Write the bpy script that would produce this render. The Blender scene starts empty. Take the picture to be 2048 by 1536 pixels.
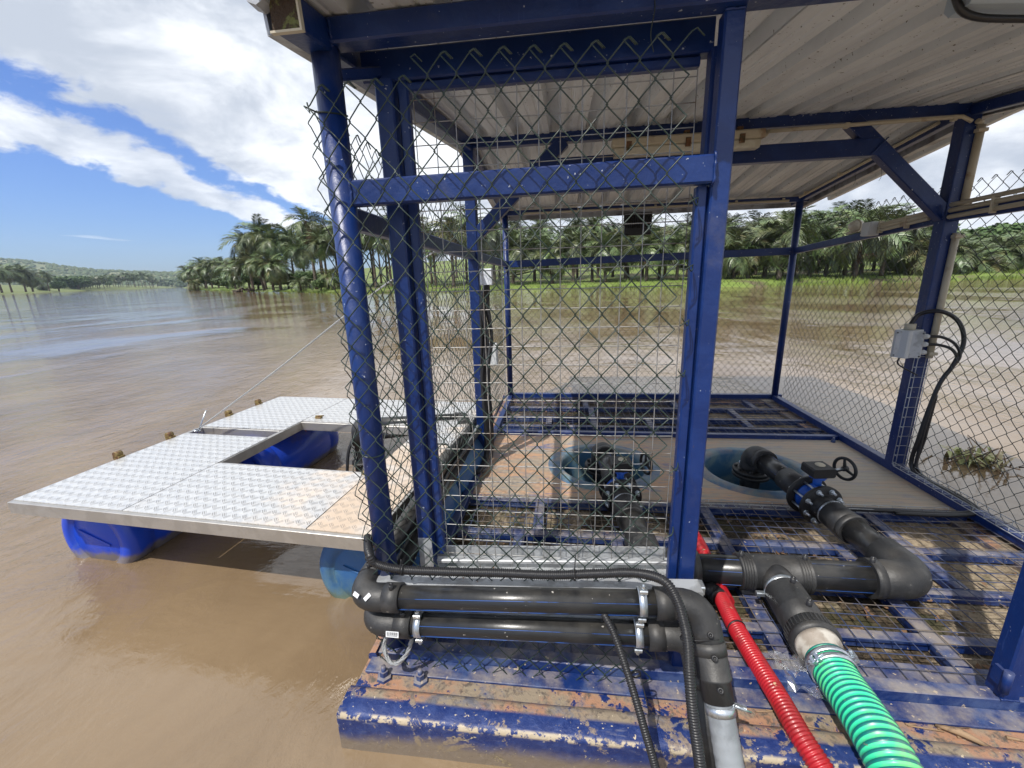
import bpy, math, random
from mathutils import Vector as V, Matrix, noise
R_ = math.radians
C = bpy.context.scene.collection
sc = bpy.context.scene

# ------------------------------------------------------------------ camera
CAMP = V((0.65459, -1.27336, 1.43755))
RT, DN, FW = V((0.992303, 0.120351, -0.029155)), V((0.0018705, -0.249978, -0.9682496)), V((-0.123818, 0.960743, -0.248279))
FPX = 837.1
cd = bpy.data.cameras.new('camera'); cam = bpy.data.objects.new('camera', cd); C.objects.link(cam)
cd.sensor_width = 36; cd.lens = FPX / 2048 * 36; cd.clip_start = .02; cd.clip_end = 9000
cam.matrix_world = Matrix(((RT.x, -DN.x, -FW.x, CAMP.x), (RT.y, -DN.y, -FW.y, CAMP.y), (RT.z, -DN.z, -FW.z, CAMP.z), (0, 0, 0, 1)))
sc.camera = cam

# ------------------------------------------------------------------ light and sky
SUN_EL, SUN_AZ = R_(55), R_(212)            # compass style: from behind-left of the camera
sundir = V((math.cos(SUN_EL) * math.sin(SUN_AZ), math.cos(SUN_EL) * math.cos(SUN_AZ), math.sin(SUN_EL)))
sl = bpy.data.lights.new('sun', 'SUN'); sl.energy = 3.2; sl.angle = R_(.6); sl.color = (1, .955, .89)
so = bpy.data.objects.new('sun', sl); C.objects.link(so); so.rotation_euler = sundir.to_track_quat('Z', 'Y').to_euler(); so.location = (0, 0, 30)
sc.view_settings.view_transform = 'Standard'; sc.view_settings.look = 'None'; sc.view_settings.exposure = 0.62; sc.view_settings.gamma = 1
sc.view_settings.use_curve_mapping = False


class NT:
    """small helper to write node trees"""
    def __init__(s, tree): s.t = tree; s.n = tree.nodes; s.l = tree.links
    def node(s, typ, ins=None, **kw):
        n = s.n.new(typ)
        for k, v in kw.items(): setattr(n, k, v)
        for k, v in (ins or {}).items():
            if isinstance(v, bpy.types.NodeSocket): s.l.new(v, n.inputs[k])
            else: n.inputs[k].default_value = v
        return n
    def math(s, op, a, b=0.0, c=0.0, clamp=False):
        n = s.n.new('ShaderNodeMath'); n.operation = op; n.use_clamp = clamp
        for i, v in enumerate((a, b, c)):
            if isinstance(v, bpy.types.NodeSocket): s.l.new(v, n.inputs[i])
            else: n.inputs[i].default_value = v
        return n.outputs[0]
    def ss(s, x, a, b, lo=0.0, hi=1.0):
        n = s.n.new('ShaderNodeMapRange'); n.interpolation_type = 'SMOOTHSTEP'
        for k, v in (('Value', x), ('From Min', a), ('From Max', b), ('To Min', lo), ('To Max', hi)):
            if isinstance(v, bpy.types.NodeSocket): s.l.new(v, n.inputs[k])
            else: n.inputs[k].default_value = v
        return n.outputs[0]
    def mix(s, f, a, b):
        n = s.n.new('ShaderNodeMix'); n.data_type = 'RGBA'
        for i, v in ((0, f), (6, a), (7, b)):
            if isinstance(v, bpy.types.NodeSocket): s.l.new(v, n.inputs[i])
            else: n.inputs[i].default_value = (tuple(v) + (1,)) if i else v
        return n.outputs[2]
    def noise(s, vec, scale, detail=4, rough=.55, dist=0.0):
        return s.node('ShaderNodeTexNoise', {'Vector': vec, 'Scale': scale, 'Detail': detail, 'Roughness': rough, 'Distortion': dist}).outputs[0]
    def mapping(s, vec, sc=(1, 1, 1), rot=(0, 0, 0), loc=(0, 0, 0)):
        return s.node('ShaderNodeMapping', {'Vector': vec, 'Scale': sc, 'Rotation': rot, 'Location': loc}).outputs[0]


w = bpy.data.worlds.new('World'); sc.world = w; w.use_nodes = True
T = NT(w.node_tree); T.n.clear()
sky = T.node('ShaderNodeTexSky'); sky.sky_type = 'NISHITA'; sky.sun_disc = False
sky.sun_elevation = SUN_EL; sky.sun_rotation = SUN_AZ; sky.air_density = 1.25; sky.dust_density = .5; sky.ozone_density = 2.2
g = T.node('ShaderNodeTexCoord').outputs['Generated']
sp = T.node('ShaderNodeSeparateXYZ', {0: g})
zz = T.math('MAXIMUM', sp.outputs[2], .025)
px_ = T.math('DIVIDE', sp.outputs[0], zz); py_ = T.math('DIVIDE', sp.outputs[1], zz)
# sheet of cloud streets: s runs across the streets, t along them
s_ = T.math('ADD', T.math('MULTIPLY', px_, -.979), T.math('MULTIPLY', py_, -.204))
t_ = T.math('ADD', T.math('MULTIPLY', px_, -.204), T.math('MULTIPLY', py_, .979))
cv = T.node('ShaderNodeCombineXYZ', {0: s_, 1: T.math('MULTIPLY', t_, .62), 2: 0.0}).outputs[0]
gv = T.mapping(g, sc=(1, 1, 2.1), rot=(0, R_(12), 0)); n1 = T.noise(gv, 5.5, 9, .58, .2); n2 = T.noise(gv, 15, 8, .6, .2); n3 = T.noise(T.mapping(cv, loc=(7.3, 2.1, 0)), .8, 5, .5, .4)
wob = T.math('ADD', T.math('MULTIPLY', T.math('SUBTRACT', n1, .5), 1.2), T.math('MULTIPLY', T.math('SUBTRACT', n2, .5), 1.0))
sw = T.math('ADD', s_, T.math('MULTIPLY', wob, T.math('MULTIPLY', T.math('ABSOLUTE', s_), .42)))
sheet = T.ss(sw, 2.22, 1.98)                                   # the big sheet
b1 = T.math('MULTIPLY', T.ss(sw, 2.34, 2.62), T.ss(sw, 3.5, 3.2))   # the street below it
b2 = T.math('MULTIPLY', T.ss(n3, .64, .74), T.ss(s_, 5.0, 8.0))     # a few stray wisps
cover = T.math('MAXIMUM', T.math('MAXIMUM', sheet, T.math('MULTIPLY', b1, .95)), T.math('MULTIPLY', b2, .3), clamp=True)
thin = T.ss(T.noise(T.mapping(cv, sc=(.6, .6, 1), loc=(3, 1, 0)), 1.3, 6, .6, .4), .2, .42, .8, 1.0)
cover = T.math('MULTIPLY', cover, thin)
shade = T.noise(T.mapping(g, loc=(1.7, 5.2, 0), sc=(1, 1, 2.2), rot=(0, R_(15), 0)), 4.2, 8, .6, .3)
ccol = T.mix(T.ss(shade, .36, .66), (4.0, 4.4, 5.1), (7.9, 8.1, 8.4))
skyc = T.node('ShaderNodeMix', {0: 1.0, 6: sky.outputs[0], 7: (.45, .61, 1.03, 1)}, data_type='RGBA', blend_type='MULTIPLY').outputs[2]
col = T.mix(cover, skyc, ccol)
bgn = T.node('ShaderNodeBackground', {'Color': col, 'Strength': .1})
T.l.new(bgn.outputs[0], T.node('ShaderNodeOutputWorld').inputs[0])

# ------------------------------------------------------------------ pixel helpers (turn a picture position into a point at a known distance)
def at(u, v, x=None, y=None, z=None):
    d = RT * ((u - 1024) / FPX) + DN * ((v - 768) / FPX) + FW
    if x is not None: t = (x - CAMP.x) / d.x
    elif y is not None: t = (y - CAMP.y) / d.y
    else: t = (z - CAMP.z) / d.z
    return CAMP + d * t
def ground(u, D, z=0.0):
    hv = 584.2 - .0301 * u
    d = RT * ((u - 1024) / FPX) + DN * ((hv - 768) / FPX) + FW; d.z = 0
    p = CAMP + d * (D / 1.0); p.z = z
    return p

# ------------------------------------------------------------------ materials
MATS = {}
def mat(name, col=(.5, .5, .5), rough=.5, metal=0.0, col2=None, nscale=8, nlo=.45, nhi=.6, nstr=(1, 1, 1), bump=0.0, bscale=60, spec=.5, zdirt=None, streak=None,
        specks=None, speck_scale=90, speck_lo=.68, dust=None, dust_amt=.6, coat=0.0, rnd=0.0, trans=0.0, rough2=None, alpha=1.0):
    m = bpy.data.materials.new(name); m.use_nodes = True; T = NT(m.node_tree)
    b = T.n['Principled BSDF']
    tc = T.node('ShaderNodeTexCoord').outputs['Object']
    vec = T.mapping(tc, sc=nstr)
    c = None
    if col2 is not None:
        f = T.ss(T.noise(vec, nscale, 6, .62, .3), nlo, nhi); c = T.mix(f, col, col2)
        if rough2 is not None:
            T.l.new(T.ss(f, 0, 1, rough, rough2), b.inputs['Roughness'])
    if dust is not None:
        nz = T.node('ShaderNodeSeparateXYZ', {0: T.node('ShaderNodeNewGeometry').outputs['Normal']}).outputs[2]
        f = T.math('MULTIPLY', T.math('MULTIPLY', T.ss(nz, .2, .95), T.ss(T.noise(tc, 7, 7, .65), .38, .68)), dust_amt)
        c = T.mix(f, c if c is not None else col, dust)
    if streak is not None:
        f = T.ss(T.noise(T.mapping(tc, sc=(1, 1, .12)), 60, 4, .7), .6, .72)
        c = T.mix(T.math('MULTIPLY', f, T.ss(T.noise(tc, 3.1, 5, .6), .45, .65, 0, .5)), c if c is not None else col, streak)
        g2 = T.math('MULTIPLY', T.ss(T.noise(tc, 2.3, 8, .7, .5), .56, .7), .35); c = T.mix(g2, c, (.1, .1, .13))
        ch = T.ss(T.noise(tc, 19, 6, .75, .5), .715, .725); c = T.mix(ch, c, (.16, .075, .04))
    if zdirt is not None:
        z_ = T.math('ADD', T.node('ShaderNodeSeparateXYZ', {0: tc}).outputs[2], T.math('MULTIPLY', T.math('SUBTRACT', T.noise(tc, 6, 6, .7), .5), zdirt[1]))
        c = T.mix(T.ss(z_, zdirt[0] + .03, zdirt[0] - .02, 0, .85), c if c is not None else col, zdirt[2])
    if specks is not None:
        f = T.ss(T.noise(tc, speck_scale, 3, .6), speck_lo, speck_lo + .03)
        c = T.mix(f, c if c is not None else col, specks)
    if rnd:
        r = T.node('ShaderNodeObjectInfo').outputs['Random']
        hs = T.node('ShaderNodeHueSaturation', {'Hue': T.ss(r, 0, 1, .5 - rnd * .06, .5 + rnd * .05), 'Saturation': 1.0, 'Value': T.ss(r, 0, 1, 1 - rnd, 1 + rnd), 'Color': c if c is not None else tuple(col) + (1,)})
        c = hs.outputs[0]
    if c is None: b.inputs['Base Color'].default_value = tuple(col) + (1,)
    else: T.l.new(c, b.inputs['Base Color'])
    if rough2 is None: b.inputs['Roughness'].default_value = rough
    b.inputs['Metallic'].default_value = metal; b.inputs['Specular IOR Level'].default_value = spec
    b.inputs['Coat Weight'].default_value = coat; b.inputs['Coat Roughness'].default_value = .15
    b.inputs['Transmission Weight'].default_value = trans; b.inputs['Alpha'].default_value = alpha
    if bump:
        T.l.new(T.node('ShaderNodeBump', {'Height': T.noise(tc, bscale, 5, .6), 'Strength': bump, 'Distance': .01}).outputs[0], b.inputs['Normal'])
    MATS[name] = m; m['T'] = 1
    return m
BLUE = (.003, .021, .118)
mat('blue_paint', BLUE, .38, col2=(.005, .028, .145), nscale=5, bump=.25, bscale=30, specks=(.42, .45, .5), speck_scale=70, speck_lo=.69, dust=(.14, .15, .2), dust_amt=.5, streak=(.05, .09, .26))
mat('blue_paint_dusty', BLUE, .45, col2=(.05, .08, .19), nscale=9, nlo=.42, nhi=.62, bump=.3, specks=(.4, .33, .25), speck_scale=45, speck_lo=.66, dust=(.3, .26, .22), dust_amt=.8)
mat('galvanised', (.5, .52, .54), .55, .5, col2=(.36, .37, .38), nscale=14, bump=.1, specks=(.3, .12, .04), speck_scale=38, speck_lo=.72)
mat('zinc', (.62, .66, .7), .3, .85, col2=(.45, .5, .55), nscale=30, bump=.15)
mat('steel_wire', (.4, .4, .39), .5, .6, col2=(.2, .15, .11), nscale=6, nlo=.5, nhi=.7)
mat('green_wire', (.018, .035, .028), .38, 0, col2=(.035, .05, .04), nscale=12)
mat('fence_wire', (.04, .05, .045), .45, .2)
mat('mesh_blue_wire', (.045, .065, .14), .45, 0, col2=(.16, .13, .1), nscale=4, nlo=.45, nhi=.6)
mat('black_pipe', (.016, .0165, .018), .3, col2=(.03, .03, .031), nscale=7, nlo=.5, nhi=.75, rough2=.42, specks=(.4, .38, .35), speck_scale=48, speck_lo=.7, bump=.05, dust=(.13, .12, .1), dust_amt=.3)
mat('black_fitting', (.022, .0225, .024), .5, col2=(.04, .04, .041), nscale=10, dust=(.12, .11, .095), dust_amt=.3, specks=(.36, .34, .3), speck_scale=40, speck_lo=.715, bump=.15, bscale=120)
mat('black_plastic', (.018, .018, .02), .38, bump=.1)
mat('pipe_blue', (.03, .11, .4), .45, col2=(.02, .03, .06), nscale=7, nlo=.5, nhi=.58)
mat('hose_red', (.4, .01, .018), .42, col2=(.28, .012, .016), nscale=9, specks=(.45, .3, .18), speck_scale=24, speck_lo=.69, coat=.2)
mat('hose_grey', (.25, .27, .29), .42, col2=(.18, .195, .21), nscale=8, bump=.2, bscale=30)
mat('cream_plastic', (.5, .45, .34), .5, col2=(.3, .2, .12), nscale=6, nlo=.58, nhi=.72)
mat('box_grey', (.55, .57, .58), .5, bump=.1)
mat('box_white', (.72, .76, .82), .45)
mat('lamp_cover', (.62, .6, .5), .3, col2=(.5, .46, .36), nscale=6)
mat('lamp_grey', (.4, .48, .56), .4, .1, bump=.2, bscale=300)
mat('lamp_glass', (.03, .05, .08), .1, 0, spec=.8)
mat('alu_frame', (.52, .5, .47), .38, .75, col2=(.46, .44, .41), nscale=9, bump=.08)
mat('drum_blue', (.012, .06, .52), .28, col2=(.1, .16, .34), nscale=4, nlo=.6, nhi=.74, bump=.08, dust=(.3, .25, .2), dust_amt=.3, zdirt=(-.09, .14, (.2, .17, .11)), streak=(.1, .18, .5))
mat('drum_faded', (.02, .1, .27), .5, col2=(.08, .17, .24), nscale=3, nlo=.45, nhi=.65, bump=.1, zdirt=(-.1, .16, (.1, .13, .08)), streak=(.2, .24, .2))
mat('strap_orange', (.6, .14, .03), .6)
mat('brass', (.22, .16, .06), .6, .3, col2=(.12, .06, .03), nscale=40)
mat('rust', (.16, .08, .04), .85, col2=(.07, .06, .03), nscale=30, bump=.6, specks=(.45, .42, .3), speck_scale=60, speck_lo=.66)
mat('rust_moss', (.055, .035, .022), .9, col2=(.14, .15, .05), nscale=26, nlo=.52, nhi=.62, bump=1.0, bscale=80)
mat('roof_sheet', (.7, .74, .77), .5, .05, col2=(.54, .57, .6), nscale=2.5, nstr=(3, .6, 1), nlo=.35, nhi=.7, specks=(.13, .12, .1), speck_scale=55, speck_lo=.66)
mat('roof_flashing', (.4, .42, .45), .45, .3, col2=(.2, .2, .21), nscale=5)
mat('rope_wire', (.42, .43, .43), .45, .7, bump=.6, bscale=400)
mat('sticker', (.72, .74, .76), .5)
mat('ink', (.03, .03, .03), .6)
mat('sticker_red', (.6, .2, .2), .5)
mat('valve_blue', (.01, .09, .45), .4, bump=.3, bscale=120)
mat('cast_black', (.014, .014, .015), .45, bump=.35, bscale=200)
mat('stub_white', (.48, .45, .4), .6, col2=(.28, .24, .2), nscale=10, nlo=.42, nhi=.6, bump=.2, specks=(.2, .14, .1), speck_scale=50, speck_lo=.66)
mat('plastic_film', (.85, .85, .83), .18, trans=.82, alpha=.5)
mat('dry_stick', (.3, .2, .12), .8, col2=(.1, .07, .05), nscale=12)
mat('dead_leaf', (.2, .12, .06), .8, rnd=.4)
mat('well_blue', (.03, .11, .22), .5, col2=(.12, .2, .24), nscale=6, nlo=.42, nhi=.62, dust=(.36, .24, .15), dust_amt=.5)
mat('palm_leaf', (.075, .11, .04), .4, col2=(.14, .17, .065), nscale=.9, rnd=.35, spec=.6)
mat('palm_leaf_pale', (.1, .13, .045), .5, col2=(.16, .14, .06), nscale=.6, rnd=.25)
mat('palm_dead', (.21, .14, .085), .85, col2=(.12, .08, .05), nscale=.8, rnd=.3)
mat('palm_trunk', (.11, .085, .065), .9, col2=(.05, .04, .03), nscale=3, bump=1, bscale=12)
mat('bank_grass', (.14, .2, .035), .8, col2=(.1, .085, .045), nscale=.22, nlo=.46, nhi=.62)
mat('grass_blade', (.17, .24, .045), .6, col2=(.11, .16, .04), nscale=.25)
mat('land', (.12, .15, .04), .9, col2=(.14, .16, .06), nscale=.06, nlo=.4, nhi=.6)
mat('hill_land', (.13, .155, .075), .95, col2=(.17, .175, .095), nscale=.012, nlo=.4, nhi=.6)
mat('hill_bush', (.085, .115, .055), .95, col2=(.1, .12, .05), nscale=.02)
mat('bush_leaf', (.045, .085, .022), .7, col2=(.08, .13, .035), nscale=.8, rnd=.2)
mat('weed', (.36, .38, .15), .6, col2=(.46, .38, .22), nscale=6)

# worn hull: blue over orange-tan laminate with cream chips
m = bpy.data.materials.new('hull_paint'); m.use_nodes = True; T = NT(m.node_tree); b = T.n['Principled BSDF']
tc = T.node('ShaderNodeTexCoord').outputs['Object']; spz = T.node('ShaderNodeSeparateXYZ', {0: tc})
nzn = T.node('ShaderNodeSeparateXYZ', {0: T.node('ShaderNodeNewGeometry').outputs['Normal']}).outputs[2]
big = T.noise(tc, 4.5, 8, .66, .4); fine = T.noise(tc, 26, 8, .7, .3); vf = T.noise(tc, 75, 4, .6)
tan = T.mix(T.ss(T.noise(tc, 8, 6), .42, .6), (.36, .2, .125), (.27, .22, .16))
tan = T.mix(T.ss(fine, .5, .64), tan, (.11, .09, .075))
tan = T.mix(T.math('MULTIPLY', T.ss(T.noise(T.mapping(tc, loc=(3, 1, 0)), 6, 7, .7, .4), .5, .6), .7), tan, (.13, .14, .18))
top = T.math('MULTIPLY', T.ss(nzn, .55, .9), T.math('MULTIPLY', T.ss(spz.outputs[1], -2.015, -2.0), 1.0))
f1 = T.math('ADD', T.math('MULTIPLY', T.ss(big, .42, .56), .0), top, clamp=True)
f1 = T.math('MULTIPLY', f1, T.ss(T.math('ADD', T.math('MULTIPLY', big, .6), T.math('MULTIPLY', fine, .5)), .485, .51), clamp=True)
blue = T.mix(T.ss(fine, .42, .62), (.006, .022, .12), (.02, .042, .16))
c = T.mix(f1, blue, tan)
c = T.mix(T.ss(vf, .665, .69), c, (.5, .42, .3))
chip = T.math('MULTIPLY', T.ss(T.noise(tc, 11, 7, .7, .6), .63, .645), T.ss(nzn, .95, .2))
c = T.mix(chip, c, (.4, .35, .23))
wornf = T.ss(T.math('ADD', T.noise(tc, 5, 8, .72, .5), T.math('MULTIPLY', fine, .3)), .70, .72)
c = T.mix(T.math('MULTIPLY', wornf, .85), c, T.mix(T.ss(vf, .45, .6), (.27, .21, .15), (.16, .13, .12)))
scr = T.ss(T.noise(T.mapping(tc, sc=(.15, 1, 1), rot=(0, 0, R_(6))), 70, 4, .7), .6, .68)
c = T.mix(T.math('MULTIPLY', scr, T.ss(big, .45, .6, 0, .5)), c, (.2, .2, .24))
edge = T.math('MULTIPLY', T.ss(spz.outputs[2], .008, .018), T.math('MULTIPLY', T.ss(spz.outputs[2], .034, .028), T.ss(spz.outputs[1], -2.054, -2.062)))
c = T.mix(T.math('MULTIPLY', edge, T.ss(T.noise(tc, 22, 5, .7), .46, .52)), c, (.42, .35, .25))
silt = T.math('MULTIPLY', T.ss(T.math('ADD', spz.outputs[2], T.math('MULTIPLY', T.math('SUBTRACT', big, .5), .12)), -.02, -.085), T.ss(nzn, .6, .2))
c = T.mix(T.math('MULTIPLY', silt, .8), c, (.22, .17, .1))
T.l.new(c, b.inputs['Base Color']); b.inputs['Roughness'].default_value = .45
T.l.new(T.node('ShaderNodeBump', {'Height': T.math('ADD', fine, T.math('MULTIPLY', chip, -.6)), 'Strength': .8, 'Distance': .006}).outputs[0], b.inputs['Normal']); MATS['hull_paint'] = m

# deck band: moulded ribs in x direction, worn
m = bpy.data.materials.new('deck_laminate'); m.use_nodes = True; T = NT(m.node_tree); b = T.n['Principled BSDF']
tc = T.node('ShaderNodeTexCoord').outputs['Object']; s3 = T.node('ShaderNodeSeparateXYZ', {0: tc})
st = T.mapping(tc, sc=(.7, 2.4, 1)); big = T.noise(st, 3.2, 8, .65, .5); fine = T.noise(st, 16, 7, .7, .2)
c = T.mix(T.ss(big, .4, .62), (.5, .3, .18), (.36, .3, .23))
c = T.mix(T.ss(fine, .5, .64), c, (.27, .26, .24))
c = T.mix(T.math('MULTIPLY', T.ss(T.noise(T.mapping(st, loc=(4, 2, 1)), 4.5, 8, .7, .4), .54, .66), .75), c, (.08, .12, .28))
grx = T.ss(s3.outputs[0], -.25, .9); c = T.mix(T.math('MULTIPLY', grx, .6), c, (.42, .38, .31))
gr = T.math('ABSOLUTE', T.math('SUBTRACT', T.math('FRACT', T.math('MULTIPLY', s3.outputs[1], 19.0)), .5))
line = T.ss(gr, .06, .02)
c = T.mix(T.math('MULTIPLY', line, .32), c, (.1, .08, .065))
T.l.new(c, b.inputs['Base Color']); b.inputs['Roughness'].default_value = .6
T.l.new(T.node('ShaderNodeBump', {'Height': T.math('ADD', T.math('MULTIPLY', line, -1.0), T.math('MULTIPLY', fine, .4)), 'Strength': .4, 'Distance': .003}).outputs[0], b.inputs['Normal']); MATS['deck_laminate'] = m

# mud and litter under the gratings
m = bpy.data.materials.new('mud'); m.use_nodes = True; T = NT(m.node_tree); b = T.n['Principled BSDF']
tc = T.node('ShaderNodeTexCoord').outputs['Object']; s3 = T.node('ShaderNodeSeparateXYZ', {0: tc})
f = T.noise(tc, 3.5, 8, .7, .3); ff = T.noise(tc, 42, 6, .75); 
c = T.mix(T.ss(ff, .42, .62), (.024, .017, .01), (.1, .072, .042))
dry = T.ss(T.math('ADD', f, T.ss(s3.outputs[0], .3, 1.2, -.02, .2)), .52, .6)
c = T.mix(dry, c, T.mix(T.ss(ff, .4, .65), (.36, .29, .2), (.15, .11, .07)))
c = T.mix(T.math('MULTIPLY', T.ss(T.noise(tc, 6, 5), .55, .66), .4), c, (.05, .06, .012))
T.l.new(c, b.inputs['Base Color']); b.inputs['Roughness'].default_value = .8
T.l.new(T.node('ShaderNodeBump', {'Height': ff, 'Strength': .8, 'Distance': .015}).outputs[0], b.inputs['Normal']); MATS['mud'] = m

# five-bar tread plate
def tread(name, muddy):
    m = bpy.data.materials.new(name); m.use_nodes = True; T = NT(m.node_tree); b = T.n['Principled BSDF']
    tc = T.node('ShaderNodeTexCoord').outputs['Object']
    r = T.node('ShaderNodeSeparateXYZ', {0: T.mapping(tc, rot=(0, 0, R_(45)))})
    cell = .041
    gx = T.math('DIVIDE', r.outputs[0], cell); gy = T.math('DIVIDE', r.outputs[1], cell)
    par = T.math('ABSOLUTE', T.math('MODULO', T.math('ADD', T.math('FLOOR', gx), T.math('FLOOR', gy)), 2.0))
    fx = T.math('SUBTRACT', T.math('FRACT', gx), .5); fy = T.math('SUBTRACT', T.math('FRACT', gy), .5)
    def bars(a, c_):
        st = T.ss(T.math('ABSOLUTE', T.math('SUBTRACT', T.math('FRACT', T.math('MULTIPLY', a, 5.0)), .5)), .34, .18)
        return T.math('MULTIPLY', T.math('MULTIPLY', st, T.ss(T.math('ABSOLUTE', c_), .44, .34)), T.ss(T.math('ABSOLUTE', a), .5, .46))
    h = T.math('ADD', T.math('MULTIPLY', bars(T.math('ADD', fx, .5), fy), par), T.math('MULTIPLY', bars(T.math('ADD', fy, .5), fx), T.math('SUBTRACT', 1.0, par)))
    s3 = T.node('ShaderNodeSeparateXYZ', {0: tc})
    n = T.noise(tc, 2.2, 7, .65, .3); fine = T.noise(tc, 30, 5, .65)
    c = T.mix(T.ss(fine, .35, .65), (.56, .57, .58), (.68, .68, .67))
    mud = T.math('MULTIPLY', T.ss(T.math('ADD', T.math('ADD', n, muddy), T.ss(s3.outputs[0], .9, 2.0, -.08, .1)), .46, .74), .95)
    c = T.mix(mud, c, T.mix(fine, (.58, .45, .34), (.46, .37, .28)))
    c = T.mix(T.math('MULTIPLY', h, T.ss(mud, 0, 1, .62, .45)), c, (.27, .25, .23))
    T.l.new(c, b.inputs['Base Color']); T.l.new(T.ss(mud, 0, 1, .34, .75), b.inputs['Roughness'])
    T.l.new(T.ss(mud, 0, .7, .45, .0), b.inputs['Metallic'])
    T.l.new(T.node('ShaderNodeBump', {'Height': T.math('ADD', h, T.math('MULTIPLY', fine, .15)), 'Strength': .7, 'Distance': .0025}).outputs[0], b.inputs['Normal'])
    MATS[name] = m
tread('tread_plate', -.1); tread('tread_plate_stained', .0); tread('tread_plate_muddy', .13)

# green suction hose: pale ridges over dark wall, spiral runs with the hose's own uv
def ringed(name, cr, cg, lo, hi, extra=None, rough=.35, hb=0.0):
    m = bpy.data.materials.new(name); m.use_nodes = True; T = NT(m.node_tree); b = T.n['Principled BSDF']
    uv = T.node('ShaderNodeSeparateXYZ', {0: T.node('ShaderNodeUVMap').outputs[0]})
    tri = T.math('ABSOLUTE', T.math('SUBTRACT', T.math('FRACT', uv.outputs[0]), .5))
    tc = T.node('ShaderNodeTexCoord').outputs['Object']
    f = T.ss(tri, lo, hi)
    ridge = T.mix(T.ss(T.noise(tc, 9, 4), .4, .65), cr, extra if extra else cr)
    c = T.mix(f, ridge, cg)
    c = T.mix(T.ss(T.noise(tc, 34, 5, .65), .67, .72), c, (.2, .17, .1))
    c = T.mix(T.math('MULTIPLY', T.ss(T.noise(tc, 5, 7, .7, .4), .5, .72), .45), c, (.3, .3, .2))
    T.l.new(c, b.inputs['Base Color']); b.inputs['Roughness'].default_value = rough; b.inputs['Coat Weight'].default_value = .3
    MATS[name] = m
ringed('hose_green', (.04, .68, .36), (.003, .15, .14), .25, .31, (.15, .7, .25))

# river: silt-brown body, glossy skin, ripples of several sizes and smoother slicks
m = bpy.data.materials.new('river_water'); m.use_nodes = True; T = NT(m.node_tree); b = T.n['Principled BSDF']
tc = T.node('ShaderNodeTexCoord').outputs['Object']
flow = T.mapping(tc, rot=(0, 0, R_(-18)), sc=(1, .68, 1))
geo = T.node('ShaderNodeCameraData').outputs['View Distance']
A = T.noise(flow, 3.0, 6, .62, .9); B = T.noise(flow, 13, 5, .6, .6); Cc = T.noise(T.mapping(tc, rot=(0, 0, R_(30)), sc=(1, .3, 1)), .35, 5, .6, 1.2)
D_ = T.noise(T.mapping(tc, sc=(.25, 1.0, 1)), .5, 6, .6, .8)
patch = T.ss(T.noise(T.mapping(tc, sc=(1, .5, 1)), .22, 5, .6, .8), .42, .64, .12, 1.5)
h = T.math('ADD', T.math('MULTIPLY', A, .075), T.math('MULTIPLY', B, .034))
h = T.math('ADD', h, T.math('MULTIPLY', T.noise(flow, 34, 5, .65, .5), .007))
h = T.math('MULTIPLY', h, patch)
h = T.math('ADD', h, T.math('MULTIPLY', Cc, .12)); h = T.math('ADD', h, T.math('MULTIPLY', D_, .09))
c = T.mix(T.ss(T.noise(flow, .7, 6, .6, .6), .35, .65), (.165, .113, .065), (.215, .152, .09))
T.l.new(c, b.inputs['Base Color']); b.inputs['Roughness'].default_value = .03; b.inputs['IOR'].default_value = 1.5
b.inputs['Specular IOR Level'].default_value = .7
T.l.new(T.node('ShaderNodeBump', {'Height': h, 'Strength': 1.0, 'Distance': .25}).outputs[0], b.inputs['Normal']); MATS['river_water'] = m

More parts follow.
